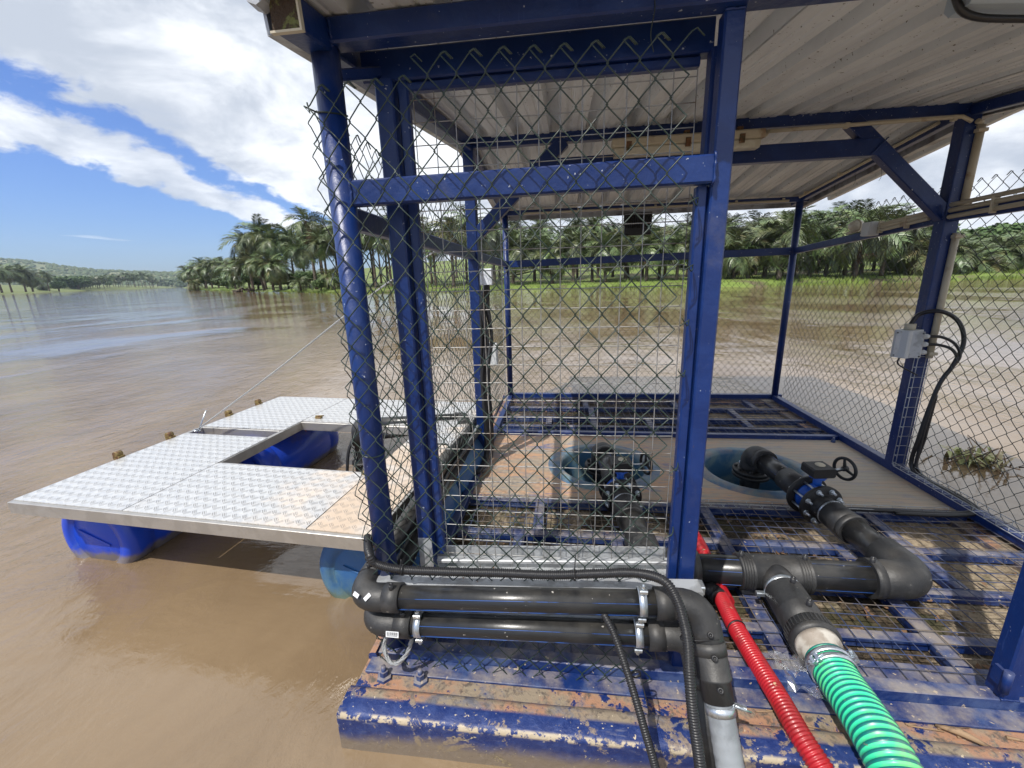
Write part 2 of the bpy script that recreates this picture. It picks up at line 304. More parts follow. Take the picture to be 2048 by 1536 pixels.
# ------------------------------------------------------------------ mesh building
class MB:
    def __init__(s): s.v = []; s.f = []; s.sm = []; s.uv = []
    def face(s, idx, smooth=False, uv=None): s.f.append(idx); s.sm.append(smooth); s.uv.append(uv)
    def add(s, vs): n = len(s.v); s.v.extend([tuple(a) for a in vs]); return n
    def quad(s, a, b, c, d, smooth=False):
        n = s.add((a, b, c, d)); s.face((n, n + 1, n + 2, n + 3), smooth); return s
    def prism(s, prof, p0, p1, up=V((0, 0, 1)), caps=True, smooth=False):
        """profile (a,b): a sideways, b along up, extruded p0->p1"""
        p0, p1 = V(p0), V(p1); d = (p1 - p0).normalized(); sx = d.cross(up)
        if sx.length < 1e-4: sx = d.cross(V((1, 0, 0)))
        sx.normalize(); u = sx.cross(d).normalized(); k = len(prof)
        n = s.add([p0 + sx * a + u * b for a, b in prof] + [p1 + sx * a + u * b for a, b in prof])
        for i in range(k): j = (i + 1) % k; s.face((n + i, n + k + i, n + k + j, n + j), smooth)
        if caps: s.face(tuple(n + i for i in range(k))); s.face(tuple(n + 2 * k - 1 - i for i in range(k)))
        return s
    def beam(s, p0, p1, wd, ht, up=V((0, 0, 1)), c=.004):
        a, b = wd / 2, ht / 2; c = min(c, a * .4, b * .4)
        return s.prism([(-a + c, -b), (a - c, -b), (a, -b + c), (a, b - c), (a - c, b), (-a + c, b), (-a, b - c), (-a, -b + c)], p0, p1, up)
    def box(s, c, dim, rz=0.0, ch=.003):
        c = V(c); d = V((math.cos(rz), math.sin(rz), 0)) * (dim[0] / 2)
        return s.beam(c - d, c + d, dim[1], dim[2], c=ch)
    def tube(s, pts, r, seg=10, caps=True, smooth=True, uvper=None, twist=0.0):
        pts = [V(p) for p in pts]; k = len(pts); rs = r if hasattr(r, '__len__') else [r] * k
        t0 = (pts[1] - pts[0]).normalized(); ref = V((0, 0, 1)) if abs(t0.z) < .9 else V((1, 0, 0))
        nrm = t0.cross(ref).normalized(); base = len(s.v); L = 0.0; Ls = [0.0]
        for i in range(k):
            t = (pts[min(i + 1, k - 1)] - pts[max(i - 1, 0)])
            if t.length < 1e-9: t = t0
            t.normalize(); nrm = (nrm - t * nrm.dot(t)); nrm = nrm.normalized() if nrm.length > 1e-6 else t.orthogonal().normalized()
            bn = t.cross(nrm)
            s.v.extend([tuple(pts[i] + (nrm * math.cos(2 * math.pi * j / seg) + bn * math.sin(2 * math.pi * j / seg)) * rs[i]) for j in range(seg)])
            if i: L += (pts[i] - pts[i - 1]).length; Ls.append(L)
        for i in range(k - 1):
            for j in range(seg):
                j2 = (j + 1) % seg; u = None
                if uvper:
                    a, b_ = Ls[i] / uvper, Ls[i + 1] / uvper; v0, v1 = j / seg, (j + 1) / seg
                    u = ((a + twist * v0, v0), (a + twist * v1, v1), (b_ + twist * v1, v1), (b_ + twist * v0, v0))
                s.face((base + i * seg + j, base + i * seg + j2, base + (i + 1) * seg + j2, base + (i + 1) * seg + j), smooth, u)
        if caps:
            s.face(tuple(base + j for j in range(seg - 1, -1, -1))); s.face(tuple(base + (k - 1) * seg + j for j in range(seg)))
        return s
    def cyl(s, p0, p1, r, seg=20, r2=None, caps=True): return s.tube([p0, p1], [r, r if r2 is None else r2], seg, caps)
    def lathe(s, prof, p, axis=(0, 0, 1), seg=28, flat=False):
        """profile of (radius, height) about axis through p"""
        ax = V(axis).normalized(); a = ax.orthogonal().normalized(); b_ = ax.cross(a); p = V(p); n = len(s.v)
        for r, h in prof:
            s.v.extend([tuple(p + ax * h + (a * math.cos(2 * math.pi * j / seg) + b_ * math.sin(2 * math.pi * j / seg)) * r) for j in range(seg)])
        for i in range(len(prof) - 1):
            for j in range(seg):
                j2 = (j + 1) % seg; s.face((n + i * seg + j, n + i * seg + j2, n + (i + 1) * seg + j2, n + (i + 1) * seg + j), not flat)
        return s
    def torus(s, c, axis, R, r, seg=28, rs=8):
        return s.lathe([(R + r * math.cos(2 * math.pi * i / rs), r * math.sin(2 * math.pi * i / rs)) for i in range(rs + 1)], c, axis, seg)
    def build_each(s, name, m, parent=None):
        par = list(range(len(s.v)))
        def find(a):
            while par[a] != a: par[a] = par[par[a]]; a = par[a]
            return a
        for f in s.f:
            r0 = find(f[0])
            for q in f[1:]: par[find(q)] = r0
        grp = {}
        for f, sm in zip(s.f, s.sm): grp.setdefault(find(f[0]), []).append((f, sm))
        for fs in grp.values():
            ids = sorted({q for f, _ in fs for q in f}); mp = {q: i for i, q in enumerate(ids)}; nb = MB(); nb.v = [s.v[q] for q in ids]
            for f, sm in fs: nb.face(tuple(mp[q] for q in f), sm)
            o = nb.build(name, m, parent)
        return o
    def build(s, name, m, parent=None, kind=None):
        me = bpy.data.meshes.new(name); org = parent_world(parent) if parent else V((0, 0, 0))
        me.from_pydata([(a[0] - org.x, a[1] - org.y, a[2] - org.z) for a in s.v], [], s.f)
        me.polygons.foreach_set('use_smooth', s.sm)
        if any(u is not None for u in s.uv):
            lay = me.uv_layers.new(name='uv'); k = 0
            for fi, u in zip(s.f, s.uv):
                for q in range(len(fi)):
                    if u is not None: lay.data[k].uv = u[q]
                    k += 1
        me.materials.append(MATS[m]); me.update()
        o = bpy.data.objects.new(name, me); C.objects.link(o)
        if parent: o.parent = parent
        if kind: o['kind'] = kind
        return o
ORG = {}
def parent_world(o):
    p = V(o.location)
    while o.parent: o = o.parent; p += V(o.location)
    return p
def thing(name, label, cat, loc=(0, 0, 0), group=None):
    o = bpy.data.objects.new(name, None); C.objects.link(o); o.location = loc; o.empty_display_size = .1
    o['label'] = label; o['category'] = cat
    if group: o['group'] = group
    return o
def tag(o, label, cat, group=None):
    o['label'] = label; o['category'] = cat
    if group: o['group'] = group
    return o
def struct(o): o['kind'] = 'structure'; return o
def smooth_path(P, n=8):
    P = [V(p) for p in P]; out = []
    for i in range(len(P) - 1):
        a, b, c_, d = P[max(i - 1, 0)], P[i], P[i + 1], P[min(i + 2, len(P) - 1)]
        for k in range(n):
            t = k / n; out.append(.5 * ((2 * b) + (c_ - a) * t + (2 * a - 5 * b + 4 * c_ - d) * t * t + (3 * b - a - 3 * c_ + d) * t ** 3))
    out.append(P[-1]); return out
def resample(P, step):
    out = [P[0]]; acc = 0.0
    for a, b in zip(P, P[1:]):
        L = (b - a).length
        while acc + L >= step:
            t = (step - acc) / L; a = a.lerp(b, t); out.append(a.copy()); L = (b - a).length; acc = 0.0
        acc += L
    return out
def corr_tube(mb, path, r, pitch, depth, per=4, seg=14, uv=True):
    P = resample(path, pitch / per); rs = [r - depth * (.5 - .5 * math.cos(2 * math.pi * i / per)) for i in range(len(P))]
    return mb.tube(P, rs, seg, True, True, pitch if uv else None)
def elbow(c, d0, d1, r, bend, n=8):
    """points of a bend around corner c, entering along d0 leaving along d1"""
    a = V(c) - V(d0) * bend; b = V(c) + V(d1) * bend
    return [(a * (1 - t) ** 2 + V(c) * 2 * t * (1 - t) + b * t * t) for t in [i / n for i in range(n + 1)]]
WATER = -.12
HAZE = True

# ------------------------------------------------------------------ river, banks, hills
rng = random.Random(4)
mb = MB(); hx0, hx1, hy0, hy1 = -.05, 3.1, -.2, 3.7        # the sheet leaves out the footprint of the hull
mb.v = [(x, y, WATER) for x in (-2590, hx0, hx1, 2590) for y in (-1190, hy0, hy1, 2490)]
for i in range(3):
    for j in range(3):
        if (i, j) != (1, 1): mb.face((i * 4 + j, i * 4 + 4 + j, i * 4 + 5 + j, i * 4 + 1 + j))
struct(mb.build('river', 'river_water'))

def landstrip(name, line, widths, heights, m, step=6, nz=.25):
    """line of (u, D) waterline pixels/depths; land behind it"""
    P = [ground(u, D) for u, D in line]
    Q = []
    for a, b in zip(P, P[1:]):
        k = max(1, int((b - a).length / step)); Q += [a.lerp(b, i / k) for i in range(k)]
    Q.append(P[-1])
    mb = MB(); rows = []
    cx, cy = CAMP.x, CAMP.y
    for i, p in enumerate(Q):
        j0, j1 = max(i - 1, 0), min(i + 1, len(Q) - 1); t = (Q[j1] - Q[j0]).normalized(); nn = V((-t.y, t.x, 0))
        if nn.dot(p - CAMP) < 0: nn = -nn
        wob = noise.noise(p * .22) * .8
        rows.append([(p.x + nn.x * (wd + wob), p.y + nn.y * (wd + wob), WATER + h_ + (noise.noise(V((p.x * .3, p.y * .3, wd))) * nz if h_ > 0.05 else 0)) for wd, h_ in zip(widths, heights)])
    n = mb.add([v for r in rows for v in r]); k = len(widths)
    for i in range(len(rows) - 1):
        for j in range(k - 1): mb.face((n + i * k + j, n + i * k + j + 1, n + (i + 1) * k + j + 1, n + (i + 1) * k + j), True)
    return struct(mb.build(name, m)), Q
RB = [(366, 620), (372, 330), (392, 180), (430, 135), (480, 104), (540, 88), (590, 76), (650, 62), (740, 55), (900, 50), (1100, 48), (1300, 43), (1500, 40), (1700, 39), (1850, 38), (2040, 39), (2300, 42), (3000, 60)]
rb, RQ = landstrip('river_bank', RB, (-1.5, 0, .6, 3, 8, 20, 45, 110), (-.5, .02, .3, .5, .7, 1.2, 3.0, 11), 'bank_grass', 4)
LB = [(-2500, 120), (-900, 200), (-300, 280), (0, 330), (110, 420), (200, 540), (290, 700), (355, 1150)]
lb, LQ = landstrip('far_river_bank', LB, (-6, 0, 3, 12, 40, 120, 400), (-.5, .05, 1.0, 2.2, 5, 10, 20), 'land', 20, .5)
mb = MB(); a = ground(300, 1150, WATER + .3); mb.quad(ground(200, 1160, WATER + .1), ground(700, 1160, WATER + .1), ground(700, 2600, 8), ground(200, 2600, 8)); struct(mb.build('distant_land', 'hill_land'))

def hill(name, us, prof, D0, D1, m, seed):
    mb = MB(); N = len(us); K = 14; g_ = []
    for u in us:
        top = prof(u)
        for k in range(K):
            f = k / (K - 1); p = ground(u, D0 + (D1 - D0) * f); s = math.sin(min(1, f * 1.35) * math.pi / 2) ** 1.2
            z = top * s + noise.fractal(V((p.x * .006, p.y * .006, seed)), 1, 2, 4) * top * .07 * s
            g_.append((p.x, p.y, z))
    n = mb.add(g_)
    for i in range(N - 1):
        for k in range(K - 1): mb.face((n + i * K + k, n + i * K + k + 1, n + (i + 1) * K + k + 1, n + (i + 1) * K + k), True)
    return struct(mb.build(name, m)), g_, K
def lerp_tab(tab):
    def f(u):
        for (a, va), (b, vb) in zip(tab, tab[1:]):
            if a <= u <= b: return va + (vb - va) * (u - a) / (b - a)
        return tab[0][1] if u < tab[0][0] else tab[-1][1]
    return f
hp = lerp_tab([(-900, 190), (-200, 150), (0, 122), (75, 112), (130, 92), (210, 72), (300, 60), (370, 52), (500, 46), (900, 40), (1300, 35)])
h1, hg, K = hill('hills', list(range(-900, 1300, 14)), hp, 1150, 1900, 'hill_land', 1.0)
hp2 = lerp_tab([(640, 2), (900, 6), (1500, 11), (1800, 17), (2048, 23), (2400, 26), (3200, 20)])
h2, hg2, K2 = hill('hillside', list(range(640, 3000, 26)), hp2, 110, 330, 'hill_land', 3.0)
def clumps(name, m, pts, seed):
    r = random.Random(seed); mb = MB()
    for p, s in pts:
        n = len(mb.v); rings = ((0, -.6), (.8, -.1), (.95, .35), (.55, .8)); sg = 6
        for ra, hh in rings:
            for j in range(sg):
                a = 2 * math.pi * (j + r.random() * .6) / sg; q = s * ra * r.uniform(.7, 1.25)
                mb.v.append((p[0] + q * math.cos(a), p[1] + q * math.sin(a), p[2] + hh * s * r.uniform(.7, 1.1)))
        mb.v.append((p[0], p[1], p[2] + s * .95))
        for i in range(3):
            for j in range(sg): mb.face((n + i * sg + j, n + i * sg + (j + 1) % sg, n + (i + 1) * sg + (j + 1) % sg, n + (i + 1) * sg + j), False)
        for j in range(sg): mb.face((n + 3 * sg + j, n + 3 * sg + (j + 1) % sg, n + 4 * sg), False)
    return mb.build(name, m, kind='stuff')
def scatter(g_, K, cnt, lo, hi, smin, smax, r):
    out = []; N = len(g_) // K
    while len(out) < cnt:
        i = r.randrange(lo, min(hi, N - 1)); k = r.randrange(1, K - 2); fa, fb = r.random(), r.random()
        p = V(g_[i * K + k]).lerp(V(g_[(i + 1) * K + k]), fa).lerp(V(g_[i * K + k + 1]), fb)
        if noise.noise(p * .012) > -.12 or r.random() < .35: out.append((p, r.uniform(smin, smax)))
    return out
tag(clumps('hill_scrub', 'hill_bush', scatter(hg, K, 5200, 44, 118, 3.0, 9, rng), 5), 'grey green scrub and small trees covering the distant hills', 'scrub')
tag(clumps('hillside_scrub', 'bush_leaf', scatter(hg2, K2, 1500, 0, 90, 1.0, 2.6, rng), 6), 'green bushes on the hillside behind the palms', 'scrub')

# bank grass: tufts of blades along the waterline
mb = MB(); rg = random.Random(11)
for i in range(len(RQ) - 1):
    a, b_ = RQ[i], RQ[i + 1]; D = (a - CAMP).length
    if D > 260: continue
    t = (b_ - a).normalized(); nn = V((-t.y, t.x, 0)); nn = nn if nn.dot(a - CAMP) > 0 else -nn
    k = int((b_ - a).length * (34 if D < 75 else 16))
    for _ in range(k):
        q = a.lerp(b_, rg.random()); dd = rg.random() ** 1.6 * 7 - .5; q = q + nn * dd
        lump = noise.noise(V((q.x * .35, q.y * .35, 2.0)))
        if noise.noise(V((q.x * .13, q.y * .13, 7.0))) < -.12 and rg.random() < .8: continue
        hgt = (.2 + .38 * max(0, lump + .25)) * rg.uniform(.6, 1.5); z0 = WATER + min(.6, max(0, dd * .1))
        for _b in range(5):
            an = rg.uniform(0, 6.28); wv = V((math.cos(an), math.sin(an), 0)); r0 = V((rg.uniform(-.25, .25), rg.uniform(-.25, .25), 0)); ln = V((rg.uniform(-.3, .3), rg.uniform(-.3, .3), 0)) * hgt
            n = mb.add((q + r0 - wv * .05 + V((0, 0, z0 - q.z)), q + r0 + wv * .05 + V((0, 0, z0 - q.z)), q + r0 + ln + V((0, 0, z0 + hgt - q.z)))); mb.face((n, n + 1, n + 2))
tag(mb.build('bank_grass', 'grass_blade', kind='stuff'), 'bright green grass growing along the river bank', 'grass')

# ------------------------------------------------------------------ palms
def frond_mesh(L, droop, seed, pairs=21, leafL=.21, hang=.35):
    """one frond along +x from origin, curving down; leaflets hang either side"""
    r = random.Random(seed); mb = MB(); P = []
    ang = 0.0; p = V((0, 0, 0)); st = L / 12
    for i in range(13):
        P.append(p.copy()); ang -= droop / 12 * (1 + i / 9); p = p + V((math.cos(ang), 0, math.sin(ang))) * st
    mb.tube(P, [.045 * (1 - i / 14) for i in range(13)], 3, False)
    for k in range(pairs):
        f = .1 + .9 * (k + .5) / pairs; x = f * 12; i = min(11, int(x)); b = P[i].lerp(P[i + 1], x - i); t = (P[i + 1] - P[i]).normalized()
        up = V((0, 1, 0)).cross(t) * -1; ll = L * leafL * (.55 + .9 * math.sin(math.pi * min(1, f * .92))) * r.uniform(.85, 1.1)
        for sd in (-1, 1):
            d = (V((0, sd, 0)) * 1.0 + t * (.45 + .5 * f) + up * r.uniform(-.1, .35)).normalized(); wv = t * (.075 + .03 * r.random()) * (L / 4)
            m1 = b + d * ll * .5; e = b + d * ll * .95 + V((0, 0, -1)) * ll * hang * r.uniform(.6, 1.4)
            n = mb.add((b - wv * .5, b + wv * .5, m1 + wv, m1 - wv, e)); mb.face((n, n + 1, n + 2, n + 3), True); mb.face((n + 3, n + 2, n + 4), True)
    return mb
def mesh_of(mb, name, m):
    o = mb.build(name, m); me = o.data; bpy.data.objects.remove(o); return me
FR = [mesh_of(frond_mesh(4.0, dr, 100 + i, hang=hg_), 'frond', 'palm_leaf') for i, (dr, hg_) in enumerate(((.9, .3), (1.2, .35), (1.5, .45), (1.9, .5), (.7, .25), (1.35, .4)))]
FD = [mesh_of(frond_mesh(3.2, dr, 200 + i, 13, .16, .9), 'dead_frond', 'palm_dead') for i, dr in enumerate((1.0, 1.5))]
FP = [mesh_of(frond_mesh(4.0, dr, 300 + i, 16, .2, .5), 'frond', 'palm_leaf_pale') for i, dr in enumerate((1.0, 1.6))]
def trunk_mesh(h, r, seed):
    rr = random.Random(seed); mb = MB(); k = int(h / .35) + 2; P = []; rs = []
    lean = rr.uniform(-.04, .04), rr.uniform(-.04, .04)
    for i in range(k):
        z = h * i / (k - 1); P.append(V((lean[0] * z * z / h, lean[1] * z * z / h, z))); rs.append(r * (1.3 - .4 * min(1, z / h * 2)) * (1 + .1 * (i % 2)) * (1.25 if i >= k - 2 else 1))
    return mb.tube(P, rs, 7, True)
TR = {h: mesh_of(trunk_mesh(h, .19, h), 'trunk', 'palm_trunk') for h in (0, 1, 2, 3, 4, 5, 7, 9, 12) if h}
def frond_set(r, n, spread=1.0, low=-.35):
    out = []
    for i in range(n):
        f = i / (n - 1); az = i * 2.39996 + r.uniform(-.2, .2); el = R_(82) - (R_(82) - low) * f ** .8 + r.uniform(-.1, .1)
        k = r.choice((0, 4)) if f < .35 else (r.choice((0, 1, 5)) if f < .7 else r.choice((2, 3, 5)))
        out.append((az, el, k, r.uniform(.85, 1.1) * (.8 + .2 * min(1, f * 3))))
    return out
def joined_crown(seed, n, dead):
    r = random.Random(seed); mb = MB(); mats = (FR, FD)
    for (az, el, k, s) in frond_set(r, n):
        M = Matrix.Rotation(az, 4, 'Z') @ Matrix.Rotation(-el, 4, 'Y') @ Matrix.Rotation(r.uniform(-.5, .5), 4, 'X') @ Matrix.Scale(s, 4)
        me = FR[k]; nb = mb.add([M @ v.co for v in me.vertices])
        for p in me.polygons: mb.face(tuple(nb + q for q in p.vertices), True)
    return mesh_of(mb, 'crown', 'palm_leaf')
CR = [joined_crown(40 + i, 32, 4) for i in range(5)]
def add(me, name, parent, M=None):
    o = bpy.data.objects.new(name, me); C.objects.link(o); o.parent = parent
    if M is not None: o.matrix_local = M
    return o
pr = random.Random(77)
def palm(u, D, top_v, label, group=None, detail=True, dead=3, leaf=None, crownR=None, name='oil_palm', base=0.0, tilt=0.0, low=-.45, n=32):
    p = ground(u, D, WATER + base); hv = 584.2 - .0301 * u
    H = (hv - top_v) / FPX * D + CAMP.z - p.z                     # total height
    cs = crownR if crownR else min(1.25, max(.6, H / 9.5)); th = H - 3.3 * cs
    root = thing(name, label, 'palm tree', p, group); root.rotation_euler = (tilt * pr.uniform(-1, 1), tilt, pr.uniform(0, 6.28))
    z = .15
    if th > .7:
        hk = min(TR, key=lambda k: abs(k - th)); sc_ = th / hk
        add(TR[hk], 'trunk', root, Matrix.Diagonal((max(.8, cs), max(.8, cs), sc_, 1)))
        me = TR[hk]; top = me.vertices[len(me.vertices) - 1].co; z = th; off = V((top.x * cs, top.y * cs, th - .1))
    else: off = V((0, 0, .2))
    if detail:
        r = random.Random(int(u * 7 + D)); FL = leaf or FR
        for (az, el, k, s) in frond_set(r, n, low=low):
            add(FL[k % len(FL)], 'frond', root, Matrix.Translation(off) @ Matrix.Rotation(az, 4, 'Z') @ Matrix.Rotation(-el, 4, 'Y') @ Matrix.Rotation(r.uniform(-.6, .6), 4, 'X') @ Matrix.Scale(s * cs, 4))
        for i in range(dead):
            add(FD[i % 2], 'dead_frond', root, Matrix.Translation(off) @ Matrix.Rotation(r.uniform(0, 6.28), 4, 'Z') @ Matrix.Rotation(r.uniform(.5, 1.1), 4, 'Y') @ Matrix.Scale(cs, 4))
    else:
        add(CR[int(u * 3 + D) % 5], 'crown', root, Matrix.Translation(off) @ Matrix.Rotation(pr.uniform(0, 6), 4, 'Z') @ Matrix.Scale(cs * pr.uniform(.95, 1.1), 4))
    return root
# the point of land left of the cage
palm(632, 70, 404, 'tallest slender palm with hanging brown fronds just left of the cage', dead=9, crownR=1.15, low=-.9, base=.5, n=22)
palm(530, 90, 432, 'big broad dark palm rising highest over the point of land', dead=2, crownR=1.35, base=.4, n=34)
palm(505, 93, 452, 'dark palm at the left shoulder of the tall clump on the point', dead=3, crownR=1.3, base=.4)
palm(560, 88, 446, 'full dark palm right beside the highest palm of the point', dead=3, crownR=1.3, base=.4)
palm(590, 92, 444, 'thin topped palm against the sky between the broad palm and the slender one', dead=2, crownR=1.15, base=.4)
palm(612, 84, 462, 'drooping palm with pale fronds behind the tall slender palm', dead=5, crownR=1.15, base=.4)
palm(527, 84, 492, 'leaning palm with a brown skirt of dead fronds at the edge of the point', dead=10, crownR=1.0, tilt=-.1, base=.3)
palm(545, 83, 497, 'palm with tan dead fronds hanging over its trunk on the point', dead=9, crownR=1.0, base=.3, tilt=.05)
palm(560, 83, 505, 'yellowing palm spreading its fronds to the right on the point', dead=8, crownR=.95, base=.3, leaf=FP)
palm(498, 96, 500, 'bushy palm low at the left foot of the tall clump', dead=3, crownR=1.05, base=.3)
palm(600, 71, 543, 'young bright green trunkless palm in the grass of the point', dead=0, crownR=.62, base=.3, leaf=FR, low=.15, n=20)
palm(668, 64, 520, 'young pale green palm half behind the round corner post', dead=0, crownR=.75, base=.3, leaf=FP, low=.1, n=20)
for i, (u, D, tv) in enumerate(((378, 190, 526), (396, 175, 520), (413, 165, 508), (424, 160, 517), (437, 155, 505), (452, 150, 509), (464, 140, 516), (478, 130, 506), (470, 118, 520))):
    palm(u, D, tv, ['outermost small palm at the tip of the point of land', 'second dark palm from the tip of the point of land', 'round topped palm in the low row left of the tall clump', 'short palm tucked in the low row left of the tall clump', 'highest palm of the low row left of the tall clump', 'feathery palm in the middle of the low row on the point', 'lower palm near the right end of the low row on the point', 'palm closing the low row beside the tall clump', 'short front palm of the low row beside the tall clump'][i], dead=2, crownR=1.35 if D > 150 else 1.15, base=.3)
palm(388, 150, 548, 'yellow green palm with a fan of dead fronds standing at the waterline', dead=14, crownR=1.0, base=.05, leaf=FP, n=18)
# long row on the bank behind the cage
SEG = ((640, 'behind the two left cage posts'), (830, 'behind the left cage wall'), (1010, 'behind the middle of the back wall'), (1400, 'between door post and back corner post'), (1590, 'behind the right wall brace'), (1880, 'right of the right middle post'), (2060, 'past the right edge'))
def ORD2(i): return ORD[i] if i < 20 else ('thirtieth' if i == 29 else ('twenty-' if i < 29 else 'thirty-') + ORD[(i + 1) % 10 - 1] if (i + 1) % 10 else 'fortieth')
CNT = {}; ORD = ['first', 'second', 'third', 'fourth', 'fifth', 'sixth', 'seventh', 'eighth', 'ninth', 'tenth', 'eleventh', 'twelfth', 'thirteenth', 'fourteenth', 'fifteenth', 'sixteenth', 'seventeenth', 'eighteenth', 'nineteenth', 'twentieth']
def nth(row, u):
    k = (row, seg(u)); CNT[k] = CNT.get(k, 0) + 1; return '%s %s oil palm from the left %s' % (ORD[CNT[k] - 1], row, seg(u))
def seg(u): return [t for s, t in SEG if u >= s][-1]
TOPF = lerp_tab([(640, 440), (720, 425), (800, 420), (1000, 425), (1200, 428), (1400, 425), (1500, 418), (1600, 415), (1700, 400), (1760, 415), (1850, 440), (2048, 462), (2500, 450)])
DF = lerp_tab([(640, 66), (740, 59), (900, 54), (1100, 52), (1300, 47), (1500, 43), (1700, 43), (1850, 42), (2048, 44), (2500, 50)])
u = 655
while u < 2250:
    tv = TOPF(u) + pr.uniform(-16, 34)
    palm(u, DF(u) + pr.uniform(0, 3), tv, nth('front row', u), 'front row oil palms ' + seg(u), dead=pr.choice((1, 3, 5, 7)), crownR=pr.uniform(.74, .95), base=.5, n=28, low=-.15, leaf=FP if pr.random() < .22 else None)
    u += pr.uniform(24, 44)
u = 648
while u < 2300:
    tv = TOPF(u) + pr.uniform(-6, 22)
    palm(u, DF(u) + pr.uniform(6, 14), tv, nth('second row', u), 'second row oil palms ' + seg(u), detail=False, crownR=pr.uniform(.75, .95), base=.7)
    u += pr.uniform(26, 46)
u = 645
while u < 2300:
    palm(u, DF(u) + pr.uniform(17, 30), TOPF(u) + pr.uniform(0, 20), nth('rear row', u), 'rear oil palms ' + seg(u), detail=False, base=1.0, crownR=pr.uniform(.8, 1.1))
    u += pr.uniform(44, 80)
palm(1712, 41, 386, 'bushy palm reaching highest over the right rail of the cage', dead=3, crownR=1.1, base=.5, n=30)
palm(1560, 42, 402, 'pale feathery palm just left of the back corner post', dead=2, crownR=1.0, base=.5, n=26)
# left bank and far palms
for i, (u, D, tv, lb_) in enumerate(((-60, 300, 505, 'palm at the very left edge of the far bank'), (4, 310, 517, 'tallest palm of the group on the left bank'), (24, 325, 522, 'spreading palm beside the tallest one on the left bank'), (52, 340, 525, 'double topped palm in the left bank group'), (66, 350, 534, 'right hand palm of the left bank group'), (99, 400, 537, 'lone round palm on the left bank apart from the group'), (88, 420, 556, 'low bushy palm left of the lone round palm'))):
    palm(u, D, tv, lb_, crownR=2.7 if i < 5 else 2.1, detail=True, dead=3, base=1.0)
for i in range(34):
    u = 146 + i * 5.1 + pr.uniform(-2, 2); D = lerp_tab([(140, 480), (200, 570), (300, 760), (330, 900)])(u) + pr.uniform(0, 60)
    palm(u, D, lerp_tab([(140, 556), (180, 552), (240, 547), (290, 545), (330, 556)])(u) + pr.uniform(-3, 4), '%s small palm from the left in the dark belt on the left bank' % ORD2(i), 'far palms along the left bank', detail=False, crownR=2.1, base=.8)
for i in range(14):
    u = 318 + i * 4 + pr.uniform(-2, 2); palm(u, 1100 + pr.uniform(0, 90), 557 + pr.uniform(-3, 4), '%s tiny palm from the left where the river bends away' % ORD2(i), 'palms at the river bend', detail=False, crownR=3.0, base=.8)

# broadleaf bushes and trees: many leaf faces through a volume
def leaf_ball(mb, c, rx, rz, n, s, r):
    for _ in range(n):
        d = V((r.gauss(0, 1), r.gauss(0, 1), r.gauss(0, 1))).normalized(); rad = r.uniform(.55, 1.05); p = V(c) + V((d.x * rx * rad, d.y * rx * rad, d.z * rz * rad))
        a = V((r.uniform(-1, 1), r.uniform(-1, 1), r.uniform(-.4, .4))).normalized() * s; b_ = a.cross(d).normalized() * s * .7
        k = mb.add((p - a, p + b_, p + a, p - b_)); mb.face((k, k + 1, k + 2, k + 3))
def tree(u, D, top_v, wd, label, cat='tree', name='broadleaf_tree', base=.5):
    r = random.Random(int(u)); p = ground(u, D, WATER + base); hv = 584.2 - .0301 * u; H = (hv - top_v) / FPX * D + CAMP.z - p.z
    t = thing(name, label, cat, p); mb = MB(); W = wd / FPX * D / 2
    for i in range(9):
        a = r.uniform(0, 6.28); q = r.uniform(.1, .65) * W; leaf_ball(mb, p + V((q * math.cos(a), q * math.sin(a), H * r.uniform(.45, .8))), W * .5, H * .22, 330, W * .07, r)
    mb.build('crown', 'bush_leaf', t)
    tk = MB(); tk.tube([p, p + V((.1, .1, H * .4)), p + V((.3, 0, H * .65))], [W * .08, W * .06, W * .03], 7)
    for i in range(4):
        a = i * 1.6; tk.tube([p + V((.1, .1, H * .35)), p + V((W * .5 * math.cos(a), W * .5 * math.sin(a), H * .7))], [W * .04, W * .015], 5)
    tk.build('trunk', 'palm_trunk', t)
tree(1965, 60, 448, 150, 'rounded leafy tree right of the right middle post')
tree(2060, 58, 462, 140, 'leafy tree at the right edge behind the fence')
tree(1830, 64, 450, 110, 'leafy tree behind the diagonal brace on the far bank')
tree(158, 500, 552, 60, 'flat topped dark tree on the left bank left of the palm belt')
tree(118, 410, 562, 34, 'small round bush on the left bank beside the lone palm', 'bush', 'bush')
tree(690, 61, 548, 60, 'bright green bush in the grass behind the left wall', 'bush', 'bush')
tree(640, 64, 556, 40, 'low bush in the bank grass left of the round post', 'bush', 'bush', .3)
tree(575, 86, 545, 60, 'dark leafy thicket between the trunks of the tall clump', 'bush', 'bush', .3)
tree(515, 97, 548, 60, 'dark thicket at the left foot of the tall clump', 'bush', 'bush', .3)
tree(455, 130, 552, 60, 'low dark thicket under the short row on the point', 'bush', 'bush', .3)
tree(618, 80, 540, 50, 'leafy thicket behind the slender palm', 'bush', 'bush', .3)
tree(410, 170, 550, 50, 'small thicket near the tip of the point', 'bush', 'bush', .3)
# uprooted stump at the waterline
p = ground(490, 97, WATER); t = thing('uprooted_stump', 'dark uprooted root mass lying at the waterline of the point', 'stump', p); mb = MB(); r = random.Random(3)
for i in range(60):
    a = r.uniform(-3, 3); b_ = p + V((a, r.uniform(-.5, .5), r.uniform(0, .9) * (1 - abs(a) / 3.5))); mb.tube([b_, b_ + V((r.uniform(-1, 1), r.uniform(-.4, .4), r.uniform(-.5, .3)))], [.22, .06], 5)
mb.build('root', 'palm_trunk', t)

